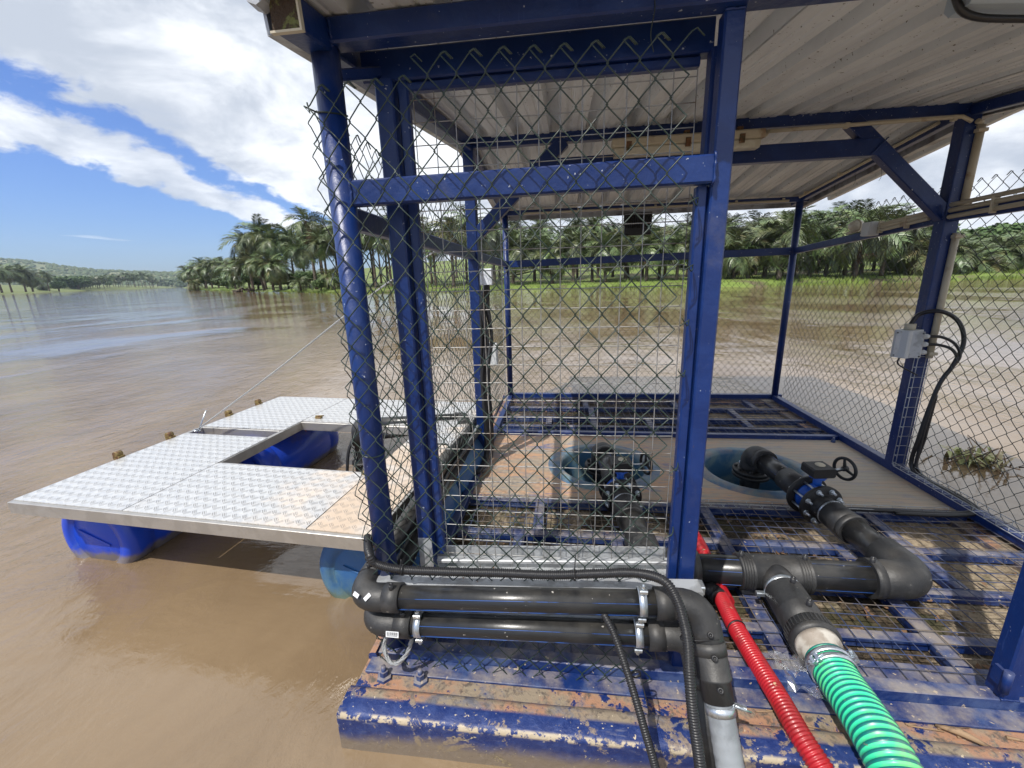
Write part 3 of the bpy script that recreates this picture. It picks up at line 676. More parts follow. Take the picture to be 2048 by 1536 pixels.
# ------------------------------------------------------------------ pontoon
XR, YB = 3.05, 3.63
pt = thing('pontoon', 'worn blue and orange pontoon floating under the cage, with two round wells', 'pontoon', (1.5, 1.8, 0))
mb = MB()
def rim(p0, p1, outward):
    """rim profile swept p0->p1; outward unit vector"""
    prof = [(0, -.6), (0, .018), (.004, .027), (.014, .033), (.085, .036), (.104, .03), (.114, 0.002), (.12, -.0), (.24, -.0), (.24, -.6)]
    P0, P1, o = V(p0), V(p1), V(outward); k = len(prof)
    N = 36; n = len(mb.v)
    for i in range(N + 1):
        b_ = P0.lerp(P1, i / N)
        for j, (a, z) in enumerate(prof):
            w_ = noise.noise(V((b_.x * 5, b_.y * 5, j * .7))) * .0025 if 0 < j < 8 else 0
            mb.v.append(tuple(b_ - o * (a + w_) + V((0, 0, z + w_))))
    for i in range(N):
        for j in range(k - 1): mb.face((n + i * k + j, n + (i + 1) * k + j, n + (i + 1) * k + j + 1, n + i * k + j + 1) if True else 0, 0 < j < 6)
    mb.face(tuple(n + j for j in range(k))); mb.face(tuple(n + N * k + j for j in range(k - 1, -1, -1)))
rim((-.105, -.27, 0), (3.15, -.27, 0), (0, -1, 0))
rim((3.16, -.0301, -.03), (3.16, 3.8, -.03), (1, 0, 0)); rim((2.91, 3.8, -.03), (-.105, 3.8, -.03), (0, 1, 0)); 
mb.build('hull', 'hull_paint', pt)
mb = MB()
prof = [(-.105, -.6), (-.105, .018), (-.1, .027), (-.09, .031), (-.075, .031), (-.065, .0), (-.02, -.0015), (-.02, -.6)]
for y0, y1 in ((-.2695, 3.5),):
    n = mb.add([(a, y0 + .2394, z) for a, z in prof] + [(a, y1, z) for a, z in prof]); k = len(prof)
    for j in range(k - 1): mb.face((n + j, n + k + j, n + k + j + 1, n + j + 1))
    mb.face(tuple(n + j for j in range(k)))
mb.build('side_rim', 'hull_paint', pt)
# moulded inner deck: mud sheets in front and back bays
def mudsheet(x0, x1, y0, y1, zb, seed):
    mb = MB(); nx, ny = 90, 40; n = len(mb.v)
    for j in range(ny + 1):
        for i in range(nx + 1):
            x = x0 + (x1 - x0) * i / nx; y = y0 + (y1 - y0) * j / ny
            mb.v.append((x, y, zb + .012 * noise.fractal(V((x * 9, y * 9, seed)), 1, 2, 3)))
    for j in range(ny):
        for i in range(nx): a = n + j * (nx + 1) + i; mb.face((a, a + 1, a + nx + 2, a + nx + 1), True)
    o = mb.build('mud', 'mud', pt, kind='stuff')
mudsheet(-.019, XR + .1, -.03, 1.26, -.062, 1); mudsheet(-.019, XR + .1, 2.41, 3.7, -.062, 2)
mb = MB(); r = random.Random(8)
for i in range(700):
    x = r.uniform(.05, 2.98); y = r.choice((r.uniform(.02, 1.2), r.uniform(.02, .7), r.uniform(2.48, 3.5))); s = r.uniform(.008, .022); a = r.uniform(0, 6.28)
    d = V((math.cos(a), math.sin(a), r.uniform(-.3, .3))) * s; e = V((-math.sin(a), math.cos(a), r.uniform(-.4, .4))) * s * r.uniform(.25, .6); p = V((x, y, -.04))
    k = mb.add((p - d, p - e, p + d, p + e)); mb.face((k, k + 1, k + 2, k + 3))
mb.build('leaf_litter', 'dead_leaf', pt, kind='stuff')
# centre band with the two round wells
WELLS = ((.955, 1.8), (2.045, 1.78)); WR = .325
mb = MB(); z = -.008; y0, y1 = 1.265, 2.405
def ringpatch(cx, cy, R, x0, x1, ya, yb, z):
    S = 48; n = len(mb.v)
    for i in range(S):
        a = 2 * math.pi * (i + .5) / S; c_, s = math.cos(a), math.sin(a)
        tx = ((x1 - cx) if c_ > 0 else (x0 - cx)) / c_ if abs(c_) > 1e-6 else 1e9; ty = ((yb - cy) if s > 0 else (ya - cy)) / s if abs(s) > 1e-6 else 1e9
        t = min(tx, ty); mb.v.append((cx + R * c_, cy + R * s, z)); mb.v.append((cx + t * c_, cy + t * s, z))
    for i in range(S): j = (i + 1) % S; mb.face((n + 2 * i, n + 2 * i + 1, n + 2 * j + 1, n + 2 * j))
    for X, Y in ((x0, ya), (x1, ya), (x1, yb), (x0, yb)):      # corner triangles
        a = math.atan2(Y - cy, X - cx) / (2 * math.pi) * S - .5; i = math.floor(a) % S; j = (i + 1) % S
        k = mb.add(((X, Y, z),)); mb.face((n + 2 * i + 1, k, n + 2 * j + 1))
ringpatch(*WELLS[0], WR + .02, .02, 1.5, y0, y1, z); ringpatch(*WELLS[1], WR + .02, 1.5, 3.0, y0, y1, z)
mb.quad((-.02, y0, z - .02), (.02, y0, z), (.02, y1, z), (-.02, y1, z - .02)).quad((3.0, y0, z), (3.12, y0, z), (3.12, y1, z), (3.0, y1, z))
mb.prism([(0, 0), (0, -.05), (.004, -.05), (.004, 0)], (0.02, y0, z), (3.0, y0, z))
mb.build('deck_band', 'deck_laminate', pt)
for (cx, cy) in WELLS:
    mb = MB(); mb.lathe([(WR + .1, .0), (WR + .075, .006), (WR + .04, .01), (WR + .015, .012), (WR, .004), (WR - .008, -.02), (WR - .012, -.5)], (cx, cy, z), seg=56)
    o = mb.build('well_rim', 'well_blue', pt)
    mb = MB(); mb.lathe([(0, 0), (WR, 0)], (cx, cy, -.42), seg=40); mb.build('well_water', 'river_water', pt)
mb = MB()
for x, y in ((.06, -.1), (.2, -.1)):
    mb.lathe([(.0, .05), (.009, .05), (.009, .03)], (x - .07, y, 0), seg=10).lathe([(0, .032), (.016, .032), (.016, .012), (.028, .01), (.03, 0)], (x - .07, y, 0), seg=6, flat=True)
mb.build('bolt', 'blue_paint_dusty', pt)
mb = MB(); mb.cyl((2.93, 2.36, -.01), (2.93, 2.36, .035), .008, 8); mb.lathe([(0, .02), (.016, .02), (.018, 0)], (2.93, 2.36, -.008), seg=6, flat=True); mb.build('bolt', 'blue_paint_dusty', pt)

# deck frame: welded to the cage; beams, gratings
fr = thing('deck_frame', 'blue steel deck frame carrying square wire gratings over the mud', 'deck frame', (1.5, 1.8, .002))
def dbeam(p0, p1, w_=.06, h_=.05, m='blue_paint_dusty', nm='beam'):
    mb = MB(); mb.beam(p0, p1, w_, h_, c=.003); return mb.build(nm, m, fr)
zb = -.031
dbeam((-.02, 0, .026), (XR + .06, 0, .026), .05, .052, nm='edge_beam')
dbeam((-.09, -.058, .0065), (XR + .06, -.058, .0065), .066, .011, nm='edge_plate')
dbeam((-.0, .095, zb), (XR, .095, zb), .11, .05)
dbeam((.0, .02 + .008, .0), (.0, 3.66, .0), .05, .06, 'blue_paint'); dbeam((XR - .02, .026, .02), (XR - .02, 3.66, .02), .05, .06, 'blue_paint', 'edge_beam')
dbeam((XR + .06, .03, -.01), (XR + .06, 3.66, -.01), .045, .04, 'blue_paint', 'edge_beam')
dbeam((.026, 1.235, zb), (XR - .05, 1.235, zb), .055, .05); dbeam((.026, 2.437, .0), (XR - .05, 2.437, .0), .05, .05, 'blue_paint'); dbeam((-.02, 3.655, .02), (XR + .06, 3.655, .02), .05, .06, 'blue_paint', 'edge_beam')
for y in (.28, .56, .87): dbeam((.026, y, zb), (XR - .05, y, zb), .045, .045)
for y in (2.68, 2.93, 3.28): dbeam((.026, y, zb), (XR - .05, y, zb), .05, .045)
def ybeam(x, ya, yb): dbeam((x, ya, zb + .0008), (x, yb, zb + .0008), .06, .0455)
for x, ya, yb in ((.5, .895, 1.205), (1.02, .895, 1.205), (1.53, .585, 1.205), (2.12, .155, .845), (2.47, .585, .845), (2.47, .895, 1.205), (.95, .155, .845), (.4, .155, .845), (2.7, .155, .54), (1.5, .155, .53),
                  (.5, 2.71, 2.9), (.95, 2.71, 3.25), (1.5, 2.71, 2.9), (2.42, 2.71, 3.25), (.9, 3.31, 3.62), (1.9, 3.31, 3.62), (2.7, 3.31, 3.62), (1.95, 2.955, 3.25)): ybeam(x, ya, yb)
def grating(x0, x1, y0, y1, z, p=.0645, r=.0021, m='mesh_blue_wire', sag=.003):
    mb = MB(); rr = random.Random(int(x0 * 100 + y0 * 10))
    nx = round((x1 - x0) / p); ny = round((y1 - y0) / p)
    for i in range(nx + 1):
        x = x0 + (x1 - x0) * i / nx; mb.tube([(x + noise.noise(V((x * 3, t * 4, 5))) * .004, y0 + (y1 - y0) * t, z + noise.noise(V((x * 4, t * 5, 1))) * sag) for t in [k / 8 for k in range(9)]], r, 5, False)
    for j in range(ny + 1):
        y = y0 + (y1 - y0) * j / ny; mb.tube([(x0 + (x1 - x0) * t, y + noise.noise(V((y * 3, t * 6, 9))) * .004, z + 2 * r + noise.noise(V((t * 9, y * 4, 2))) * sag) for t in [k / 14 for k in range(15)]], r, 5, False)
    return mb.build('grating', m, fr, kind='stuff')
grating(.03, 1.53, .045, 1.255, .002); grating(1.55, 2.99, .045, 1.255, .004); grating(.03, 1.0, 2.47, 3.62, .002); grating(1.02, 2.05, 2.47, 3.62, .003); grating(2.07, 2.99, 2.47, 3.62, .002)

# ------------------------------------------------------------------ cage
cg = thing('pump_cage', 'blue steel pump shelter with wire mesh walls and a grey ribbed tin roof', 'shelter', (1.5, 1.8, .054))
def cb(nm, p0, p1, w_, h_, m='blue_paint', up=V((0, 0, 1)), c=.005): mb = MB(); mb.beam(p0, p1, w_, h_, V(up), c); return mb.build(nm, m, cg)
def rpost(x, y, z1, r=.038, z0=.0): mb = MB(); mb.cyl((x, y, z0), (x, y, z1), r, 24); return mb.build('post', 'blue_paint', cg)
UPY = (0, 1, 0)
rpost(0, 0, 2.06); mb = MB(); mb.box((0, 0, .056), (.1, .1, .006)); mb.build('base_plate', 'blue_paint_dusty', cg)
rpost(.0, YB, 2.09, .033, .05); rpost(XR - .02, YB, 2.09, .033, .05)
cb('post', (0, 1.85, .03), (0, 1.85, 2.29), .075, .075, up=UPY); cb('post', (XR - .005, 1.85, .03), (XR - .005, 1.85, 2.29), .085, .085, up=UPY); cb('post', (XR, 0, .05), (XR, 0, 2.06), .075, .075, up=UPY)
cb('post', (1.069, .025, -.002), (1.069, .025, 2.055), .05, .05, up=UPY)                      # door post
cb('door_stile', (1.027, .032, .40), (1.027, .032, 1.66), .03, .035, up=UPY)
cb('post', (2.1, .005, .053), (2.1, .005, 2.05), .055, .06, up=UPY); cb('door_stile', (2.155, .012, .056), (2.155, .012, 1.7), .05, .045, up=UPY, m='blue_paint')
mb = MB(); mb.box((2.068, -.01, .13), (.012, .05, .06)); mb.cyl((2.066, -.03, .09), (2.066, -.03, .17), .012, 10); mb.build('hinge', 'blue_paint', cg)
# inner door frame, left
cb('post', (.115, .13, .0), (.115, .13, 2.02), .056, .05, up=UPY); cb('mesh_stile', (.163, .15, .37), (.163, .15, 2.02), .034, .03, up=UPY); cb('mesh_stile', (1.063, .12, .02), (1.063, .12, 2.02), .03, .05, up=UPY)
mb = MB(); mb.beam((.1158, .1036, .06), (.1158, .1036, .46), .054, .002, V(UPY), .0005); mb.build('primer_patch', 'galvanised', cg)
cb('head_rail', (.045, .15, 2.063), (1.06, .15, 2.063), .05, .084); cb('mesh_rail', (.145, .152, 2.007), (1.03, .152, 2.007), .03, .026)
cb('mid_rail', (.03, .0, 1.687), (1.045, .0, 1.697), .04, .07)

# channel sill
mb = MB(); mb.prism([(-.05, 0), (.04, 0), (.04, .012), (.034, .012), (.034, .004), (-.046, .004), (-.046, .075), (-.052, .075)], (.13, .14, .292), (1.045, .14, .337)); mb.beam((.145, .152, .33), (1.045, .152, .376), .03, .016)
mb.build('sill_channel', 'galvanised', cg)
# rails round the walls
cb('wall_rail', (0, .04, 1.625), (0, 1.81, 1.595), .045, .065); cb('wall_rail', (0, 1.89, 1.594), (0, 3.6, 1.575), .045, .065)
cb('wall_rail', (.03, YB, 1.575), (3.0, YB, 1.613), .04, .075); cb('wall_rail', (XR - .01, 3.6, 1.613), (XR - .01, 1.9, 1.715), .045, .06); cb('wall_rail', (XR - .01, 1.8, 1.72), (XR - .01, .04, 1.74), .045, .06)
# roof beams
cb('roof_beam', (-.03, 0, 2.088), (XR + .1, 0, 2.088), .06, .062); cb('ridge_beam', (-.05, 1.85, 2.322), (XR + .05, 1.85, 2.322), .06, .064); cb('roof_beam', (-.05, YB, 2.113), (XR + .05, YB, 2.113), .06, .05)
sl1 = (2.322 - 2.088) / 1.85
cb('rafter', (-.005, -.16, 2.06), (-.005, 1.82, 2.06 + sl1 * 1.98), .072, .075); cb('rafter', (0, 1.88, 2.316), (0, 3.8, 2.10), .06, .05)
mb = MB(); mb.box((-.005, -.163, 2.06), (.07, .008, .073)); mb.build('rusty_end_cap', 'rust_moss', cg)
mb = MB(); mb.prism([(-.041, -.041), (.041, -.041), (.041, .041), (-.041, .041), (-.041, .036), (.036, .036), (.036, -.036), (-.041, -.036)], (-.005, -.172, 2.06), (-.005, -.158, 2.061)); mb.build('weld_rim', 'cream_plastic', cg)
cb('rafter', (XR, -.16, 2.06), (XR, 1.82, 2.06 + sl1 * 1.98), .06, .06); cb('rafter', (XR, 1.88, 2.316), (XR, 3.8, 2.10), .05, .05)
# portal tie beam and knee braces at mid depth
cb('tie_beam', (.42, 1.85, 2.145), (2.56, 1.85, 2.145), .07, .1)
for s, xp in ((1, XR - .03), (-1, .03)):
    cb('brace', (xp, 1.85, 1.73), (xp - s * .62, 1.85, 2.3), .065, .085)
cb('brace', (.02, .02, 2.0), (.1, .14, 2.05), .03, .03)
# roof sheets
rs_ = random.Random(5)
def sheetz(y):
    return 2.122 + sl1 * y if y <= 1.85 else 2.122 + sl1 * 1.85 - (y - 1.85) * (2.355 - 2.147) / 1.78
def roof_sheet(x0, x1, y0, y1, lift):
    pit = .2325; prof = []
    n = round((x1 - x0) / pit)
    for i in range(n):
        b_ = x0 + i * pit
        for a, h_ in ((0, 0), (.045, 0), (.05, .004), (.06, .004), (.065, 0), (.095, 0), (.1, .004), (.11, .004), (.115, 0), (.148, 0), (.163, .052), (.212, .052), (.2275, 0)): prof.append((b_ + a, h_))
    prof += [(x1, 0), (x1 + .03, -.001)]
    mb = MB(); N = 8; k = len(prof); nb = len(mb.v)
    for j in range(N + 1):
        y = y0 + (y1 - y0) * j / N
        for x, h_ in prof: mb.v.append((x, y, sheetz(y) + h_ + lift + noise.noise(V((x * 2, y * 2, 3))) * .0015))
    for j in range(N + 1):
        y = y0 + (y1 - y0) * j / N
        for x, h_ in prof: mb.v.append((x, y, sheetz(y) + h_ + lift + .0012 + noise.noise(V((x * 2, y * 2, 3))) * .0015))
    M_ = (N + 1) * k
    for j in range(N):
        for i in range(k - 1):
            a = nb + j * k + i; mb.face((a, a + k, a + k + 1, a + 1)); a += M_; mb.face((a, a + 1, a + k + 1, a + k))
    return mb.build('roof_sheet', 'roof_sheet', cg)
x = -.06; i = 0
while x < 3.3:
    roof_sheet(x, x + .6975, -.23, 1.9, .002 + .004 * (i % 2)); roof_sheet(x, x + .6975, 1.8, 3.88, .006 + .004 * (i % 2)); x += .6975; i += 1
mb = MB()
for x0, ya, yb in ((-.068, -.15, 1.85), (-.068, 1.85, 3.88), (3.13, -.23, 1.85), (3.13, 1.85, 3.88)):
    za, zb_ = sheetz(ya), sheetz(yb)
    mb.prism([(-.004, .04), (.004, .04), (.004, -.075), (-.004, -.075)], (x0, ya, za), (x0, yb, zb_)); mb.prism([(0, 0), (.04, 0), (.04, -.003), (0, -.003)], (x0 + .004, ya, za - .073), (x0 + .004, yb, zb_ - .073))
mb.build_each('barge_flashing', 'roof_flashing', cg)
mb = MB(); mb.tube([(-.062, -.185, 2.1), (-.06, -.15, 2.1)], [.03, .032], 8, True, False); mb.build('flashing_end', 'roof_flashing', cg)
mb = MB(); mb.prism([(-.002, .03), (.002, .03), (.002, -.05), (-.002, -.05)], (-.1, 3.885, sheetz(3.88)), (3.2, 3.885, sheetz(3.88))); mb.build('eave_flashing', 'roof_flashing', cg)

# lumpy weld beads where members meet
wr = random.Random(31)
def weld(pts):
    P = resample([V(p) for p in pts], .006); mb = MB(); mb.tube([p + V((wr.uniform(-1, 1), wr.uniform(-1, 1), wr.uniform(-1, 1))) * .0012 for p in P], [wr.uniform(.0025, .0052) for _ in P], 6); return mb.build('weld_bead', 'blue_paint', cg)
weld([(1.043, -.001, 1.66), (1.043, -.021, 1.661), (1.043, -.021, 1.733), (1.043, -.0, 1.733)])
weld([(.036, -.022, 1.652), (.04, -.021, 1.69), (.036, -.02, 1.722)]); weld([(.03, .02, 1.722), (.04, .0, 1.723), (.038, -.02, 1.722)])
weld([(1.044, -.0005, 2.054), (1.094, -.0005, 2.054)]); weld([(-.035, -.015, 2.056), (0, -.039, 2.056), (.035, -.015, 2.056)]); weld([(.038, 0, 2.06), (.036, -.029, 2.07), (.036, -.03, 2.115)])
weld([(.145, .127, 2.02), (.09, .127, 2.021)]); weld([(-.04, -.02, .06), (0, -.042, .061), (.04, -.02, .06)]); weld([(1.042, .0, .0), (1.096, .0, .0)]); weld([(2.07, -.026, .054), (2.13, -.026, .054)])
weld([(3.0, 1.806, 1.70), (2.96, 1.806, 1.79)]); weld([(2.52, 1.808, 2.1), (2.6, 1.808, 2.19)]); weld([(.04, 1.806, 1.7), (.1, 1.806, 1.79)])
# chain link
def chain(O, U, W, H, p=.078, q=.088, r=.002, m='fence_wire', top=None, bulge=.01, seed=0, nm='chain_link', seg=4, cut=None):
    """woven wires zigzagging upwards; U horizontal direction"""
    O, U = V(O), V(U).normalized(); N = V((U.y, -U.x, 0)); mb = MB(); k = int(W / (p / 2)); rr = random.Random(seed)
    for i in range(k + 1):
        a = i * p / 2 - 0; rows = int((top(a / W) if top else H) / (q / 2)); pts = []
        for j in range(rows + 1):
            sgn = 1 if (j + i) % 2 else -1
            x = a + sgn * (p / 4 + .0022); z = j * q / 2
            nx = noise.noise(V((x * 3, z * 3, seed))) * bulge + noise.noise(V((x * 1.1, z * 1.1, seed + 4))) * bulge * 1.5
            dx = noise.noise(V((x * 2.2, z * 2.2, seed + 9))) * .015; dz = noise.noise(V((x * 2.2, z * 2.2, seed + 19))) * .015
            base = O + U * (x + dx) + N * nx + V((0, 0, z + dz))
            pts.append((base, sgn))
        P = []
        for j, (b_, sgn) in enumerate(pts):
            side = 1 if j % 2 else -1
            if j: prev = pts[j - 1][0]; P.append(b_.lerp(prev, .16) + N * (-side) * .0025)
            P.append(b_)
            if j < len(pts) - 1: nxt = pts[j + 1][0]; P.append(b_.lerp(nxt, .16) + N * side * .0025)
        if len(P) > 2:
            e = P[-1]; P += [e + U * (.012) + V((0, 0, .006)), e + U * .03 + V((0, 0, -.012))]
            mb.tube(P, r, seg, True)
    return mb.build(nm, m, cg, kind='stuff')
chain((-.02, -.05, -.045), (1, 0, 0), .985, 2.0, .0765, .0885, .0019, 'green_wire', bulge=.008, seed=1, seg=6, top=lambda f: 2.015 + (.035 if f > .3 else 0))
chain((-.052, -.02, .02), (0, 1, 0), 3.62, 1.93, .08, .088, .0017, 'fence_wire', bulge=.012, seed=2, seg=5)
chain((XR + .045, .03, .03), (0, 1, 0), 3.6, 1.93, .084, .088, .0018, 'fence_wire', bulge=.012, seed=3)
chain((.03, YB + .04, .03), (1, 0, 0), 2.98, 2.0, .077, .088, .0016, 'fence_wire', bulge=.008, seed=4)
# welded square mesh
mb = MB()
for i in range(14):
    x = .19 + .0645 * i; mb.tube([(x + noise.noise(V((x * 5, z_ * 2, 1))) * .003, .152, z_) for z_ in [.02 + (2.04 - .02) * t / 10 for t in range(11)]], .0017, 5, False)
for j in range(32):
    z_ = .04 + .0645 * j; mb.tube([(x_, .156 + noise.noise(V((x_ * 3, z_ * 5, 1))) * .003, z_ + noise.noise(V((x_ * 3, z_ * 5, 7))) * .003) for x_ in [.15 + (1.03 - .15) * t / 8 for t in range(9)]], .0017, 5, False)
mb.build('welded_mesh', 'steel_wire', cg, kind='stuff')
mb = MB()
for (a, b_) in (((0, 0, 1.90), .04), ((0, 0, .87), .04)):
    mb.torus(V(a), V((.15, -.2, 1)), b_, .0022, 24, 6); mb.tube([V(a) + V((-.035, -.02, 0)), V(a) + V((-.06, -.04, .01)), V(a) + V((-.04, -.05, -.012)), V(a) + V((-.05, -.04, .018))], .0024, 5)
for zt in (1.62, 1.45, 1.15, .85, .62, 1.3):
    P = [V((.975, -.05, zt - .01)), V((1.0, -.04, zt + .004)), V((1.012, -.0, zt + .002)), V((1.012, .0, zt - .006)), V((1.0, -.03, zt - .012)), V((.98, -.05, zt + .012))]; mb.tube(smooth_path(P, 4), .0018, 5)
mb.build_each('tie_wire', 'green_wire', cg)
mb = MB()
for (u_, v_, l) in ((1765, 330, .12), (1712, 345, .1), (1670, 365, .08), (1755, 300, .1)):
    p = at(u_, v_, x=3.03); mb.tube(smooth_path([p + V((0, 0, l * .5)), p + V((0, .012, 0)), p + V((0, -.01, -l * .6)), p + V((0, .01, -l * .9))], 4), .0016, 4)
mb.build_each('hanging_wire', 'fence_wire', cg)
mb = MB(); mb.tube(smooth_path([(.86, -.02, 2.12), (.87, -.035, 2.06), (.862, -.04, 2.0), (.87, -.045, 1.96)], 5), .0014, 4); mb.build_each('hanging_wire', 'fence_wire', cg)

# ------------------------------------------------------------------ conduits, boxes, lamps on the cage
t = thing('strip_light', 'long cream tube light hanging under the ridge beam', 'light', (1.6, 1.72, 2.2))
mb = MB(); mb.beam((.95, 1.72, 2.225), (1.84, 1.72, 2.225), .1, .05, c=.02); mb.build('housing', 'cream_plastic', t)
mb = MB(); mb.beam((.965, 1.72, 2.175), (1.82, 1.72, 2.175), .085, .05, c=.022); mb.build('diffuser', 'lamp_cover', t)
mb = MB()
for x in (1.05, 1.4, 1.71): mb.box((x, 1.667, 2.2), (.03, .008, .05)); mb.box((x, 1.72, 2.262), (.03, .03, .03))
mb.build_each('clip', 'rust', t)
t = thing('conduit_run', 'cream plastic conduit clipped along the ridge beam and down the right middle post', 'conduit', (2.5, 1.8, 2.2))
mb = MB(); P = [V((1.9, 1.795, 2.262)), V((2.97, 1.795, 2.27)), V((3.02, 1.79, 2.24))]; mb.tube(P, .011, 10); mb.tube([V((1.9, 1.795, 2.262)), V((1.885, 1.78, 2.24)), V((1.86, 1.74, 2.225))], .013, 8); mb.build('pipe', 'cream_plastic', t)
mb = MB(); mb.tube([(3.083, 1.80, 2.22), (3.083, 1.80, 1.78)], .021, 12); mb.tube([(3.075, 1.795, 1.62), (3.075, 1.795, .83)], .019, 12); mb.tube([(3.05, 1.79, 2.24), (3.083, 1.80, 2.23)], .014, 8); mb.build('pipe', 'cream_plastic', t)
mb = MB()
for z_ in (2.19, 1.79, 1.6, .86): mb.box((3.08, 1.797, z_), (.05, .05, .02))
for x in (2.35, 2.93): mb.box((x, 1.8, 2.265), (.02, .03, .03))
mb.build_each('saddle', 'cream_plastic', t)
t = thing('conduit_run', 'twin dirty cream conduits running along the right wall rail past the middle post', 'conduit', (3.03, 1, 1.76))
for dz, r0 in ((.05, .013), (.018, .014), (-.02, .013)):
    mb = MB(); mb.tube([(3.0, 1.78, 1.735 + dz), (3.0, .2, 1.775 + dz)], r0, 10); mb.tube([(2.995, 1.92, 1.735 + dz * .6), (2.995, 2.55, 1.69 + dz * .6)], r0 * .9, 10); mb.build('pipe', 'cream_plastic', t)
mb = MB()
for y in (1.5, 1.1, 2.1, 2.35): mb.box((2.995, y, 1.742 - (y - 1.5) * .03 + (.0 if y < 1.8 else .0)), (.03, .012, .085))
mb.build_each('saddle', 'cream_plastic', t)
t = thing('conduit_run', 'cream conduit under the roof edge along the back and right eaves', 'conduit', (3, 3, 2.1))
mb = MB(); mb.tube([(.2, 3.58, 2.098), (2.9, 3.58, 2.098)], .011, 8); mb.build('pipe', 'cream_plastic', t)
mb = MB(); mb.tube([(2.96, 3.5, 2.115), (2.96, 1.95, 2.285)], .011, 8); mb.build('pipe', 'cream_plastic', t)
mb = MB()
for y in (2.4, 2.9, 3.4): mb.box((2.962, y, 2.128 + (3.5 - y) * .1097), (.03, .03, .024))
for x in (.8, 1.6, 2.4, 2.85): mb.box((x, 3.585, 2.11), (.02, .02, .03))
mb.build_each('saddle', 'cream_plastic', t)
p = at(1742, 458, x=2.97); t = thing('junction_box', 'small grey square box on the right wall rail beyond the brace', 'junction box', p)
mb = MB(); mb.box(p, (.06, .09, .1)); mb.build('body', 'box_grey', t); mb = MB(); mb.box(p + V((-.036, 0, 0)), (.01, .084, .094)); mb.build('lid', 'box_grey', t)
p = at(1712, 452, x=3.02); t = thing('bulkhead_lamp', 'round white lamp behind the small grey box on the right rail', 'lamp', p)
mb = MB(); mb.lathe([(0, .05), (.03, .045), (.045, .02), (.045, -.03), (0, -.03)], p, (-1, -.2, 0), 20); mb.build('bowl', 'lamp_cover', t); mb = MB(); mb.torus(p, (-1, -.2, 0), .047, .006, 20, 6); mb.build('ring', 'cream_plastic', t)
mb = MB(); mb.tube([p + V((0, .1, -.05)), p + V((0, .0, -.04))], .012, 6); mb.build('stem', 'cream_plastic', t)
# large junction box with black cables on right middle post
bx = V((2.925, 1.80, .93)); t = thing('junction_box', 'grey junction box with cable glands and looping black cables on the right middle post', 'junction box', bx)
rz = R_(-28)
mb = MB(); mb.beam(bx + V((-.0, .0, -.09)), bx + V((0, 0, .09)), .15, .09, V((math.sin(rz), math.cos(rz), 0)), .008); mb.build('body', 'box_grey', t)
fn = V((-math.sin(-rz), -math.cos(rz), 0)); fn = V((-.469, -.883, 0)); sd = V((.883, -.469, 0))
mb = MB(); c_ = bx + fn * .052; mb.beam(c_ + V((0, 0, -.086)), c_ + V((0, 0, .086)), .142, .02, fn, .004); mb.build('lid', 'lamp_cover' if 0 else 'galvanised', t)
mb = MB(); [mb.cyl(c_ + sd * sx * .062 + V((0, 0, sz * .075)), c_ + sd * sx * .062 + V((0, 0, sz * .075)) + fn * .012, .005, 8) for sx in (-1, 1) for sz in (-1, 1)]; mb.build_each('screw', 'black_plastic', t)
mb = MB(); mb.beam(c_ + fn * .0105 + V((0, 0, -.022)) - sd * .005, c_ + fn * .0105 + V((0, 0, .018)) - sd * .005, .02, .001, fn, .0002); mb.build('sticker', 'sticker', t)
for k, dz in enumerate((.05, -.002, -.055)):
    g0 = bx + sd * .075 + V((0, 0, dz)); mb = MB(); mb.lathe([(.0, .03), (.011, .03), (.014, .022), (.017, .018), (.017, 0)], g0, sd, 10, True); mb.build('cable_gland', 'box_grey', t)
mb = MB(); mb.cyl(bx + V((0, 0, .09)), bx + V((.0, 0, .13)), .03, 14); mb.build('cable_gland', 'cream_plastic', t)
mb = MB(); g1, g2 = bx + sd * .1 + V((0, 0, .05)), bx + sd * .1 + V((0, 0, -.002)); low = V((3.09, 1.70, .66))
mb.tube(smooth_path([g1, g1 + sd * .06 + V((0, 0, .0)), V((3.13, 1.70, .94)), V((3.16, 1.68, .86)), V((3.13, 1.70, .76)), low, V((3.08, 1.72, .4)), V((3.08, 1.72, .05))], 6), .009, 8)
mb.tube(smooth_path([g2, g2 + sd * .06, V((3.12, 1.69, .90)), V((3.155, 1.69, .82)), V((3.1, 1.7, .7)), V((3.07, 1.7, .4)), V((3.07, 1.71, .05))], 6), .009, 8)
mb.tube(smooth_path([bx + V((0, 0, .12)), bx + V((.04, 0, .19)), V((3.03, 1.73, 1.145)), V((3.13, 1.71, 1.08)), V((3.17, 1.69, .95)), V((3.14, 1.69, .8)), V((3.09, 1.70, .65)), V((3.055, 1.71, .3)), V((3.06, 1.71, .06)), V((3.045, 1.4, .05)), V((3.03, 1.22, .045)), V((2.9, 1.2, .02)), V((2.5, 1.22, .015)), V((2.3, 1.22, .012))], 8), .013, 8)
mb.tube(smooth_path([V((3.09, 1.70, .6)), V((3.09, 1.71, .3)), V((3.085, 1.7, .055)), V((3.07, 1.35, .05)), V((3.04, 1.2, .04)), V((2.9, 1.18, .02)), V((2.6, 1.19, .015))], 8), .011, 8)
mb.tube(smooth_path([bx + V((-.04, -.02, -.09)), bx + V((-.045, -.02, -.13)), bx + V((-.01, -.02, -.16)), V((3.0, 1.76, .72))], 6), .005, 6)
mb.build('cable', 'black_plastic', t)
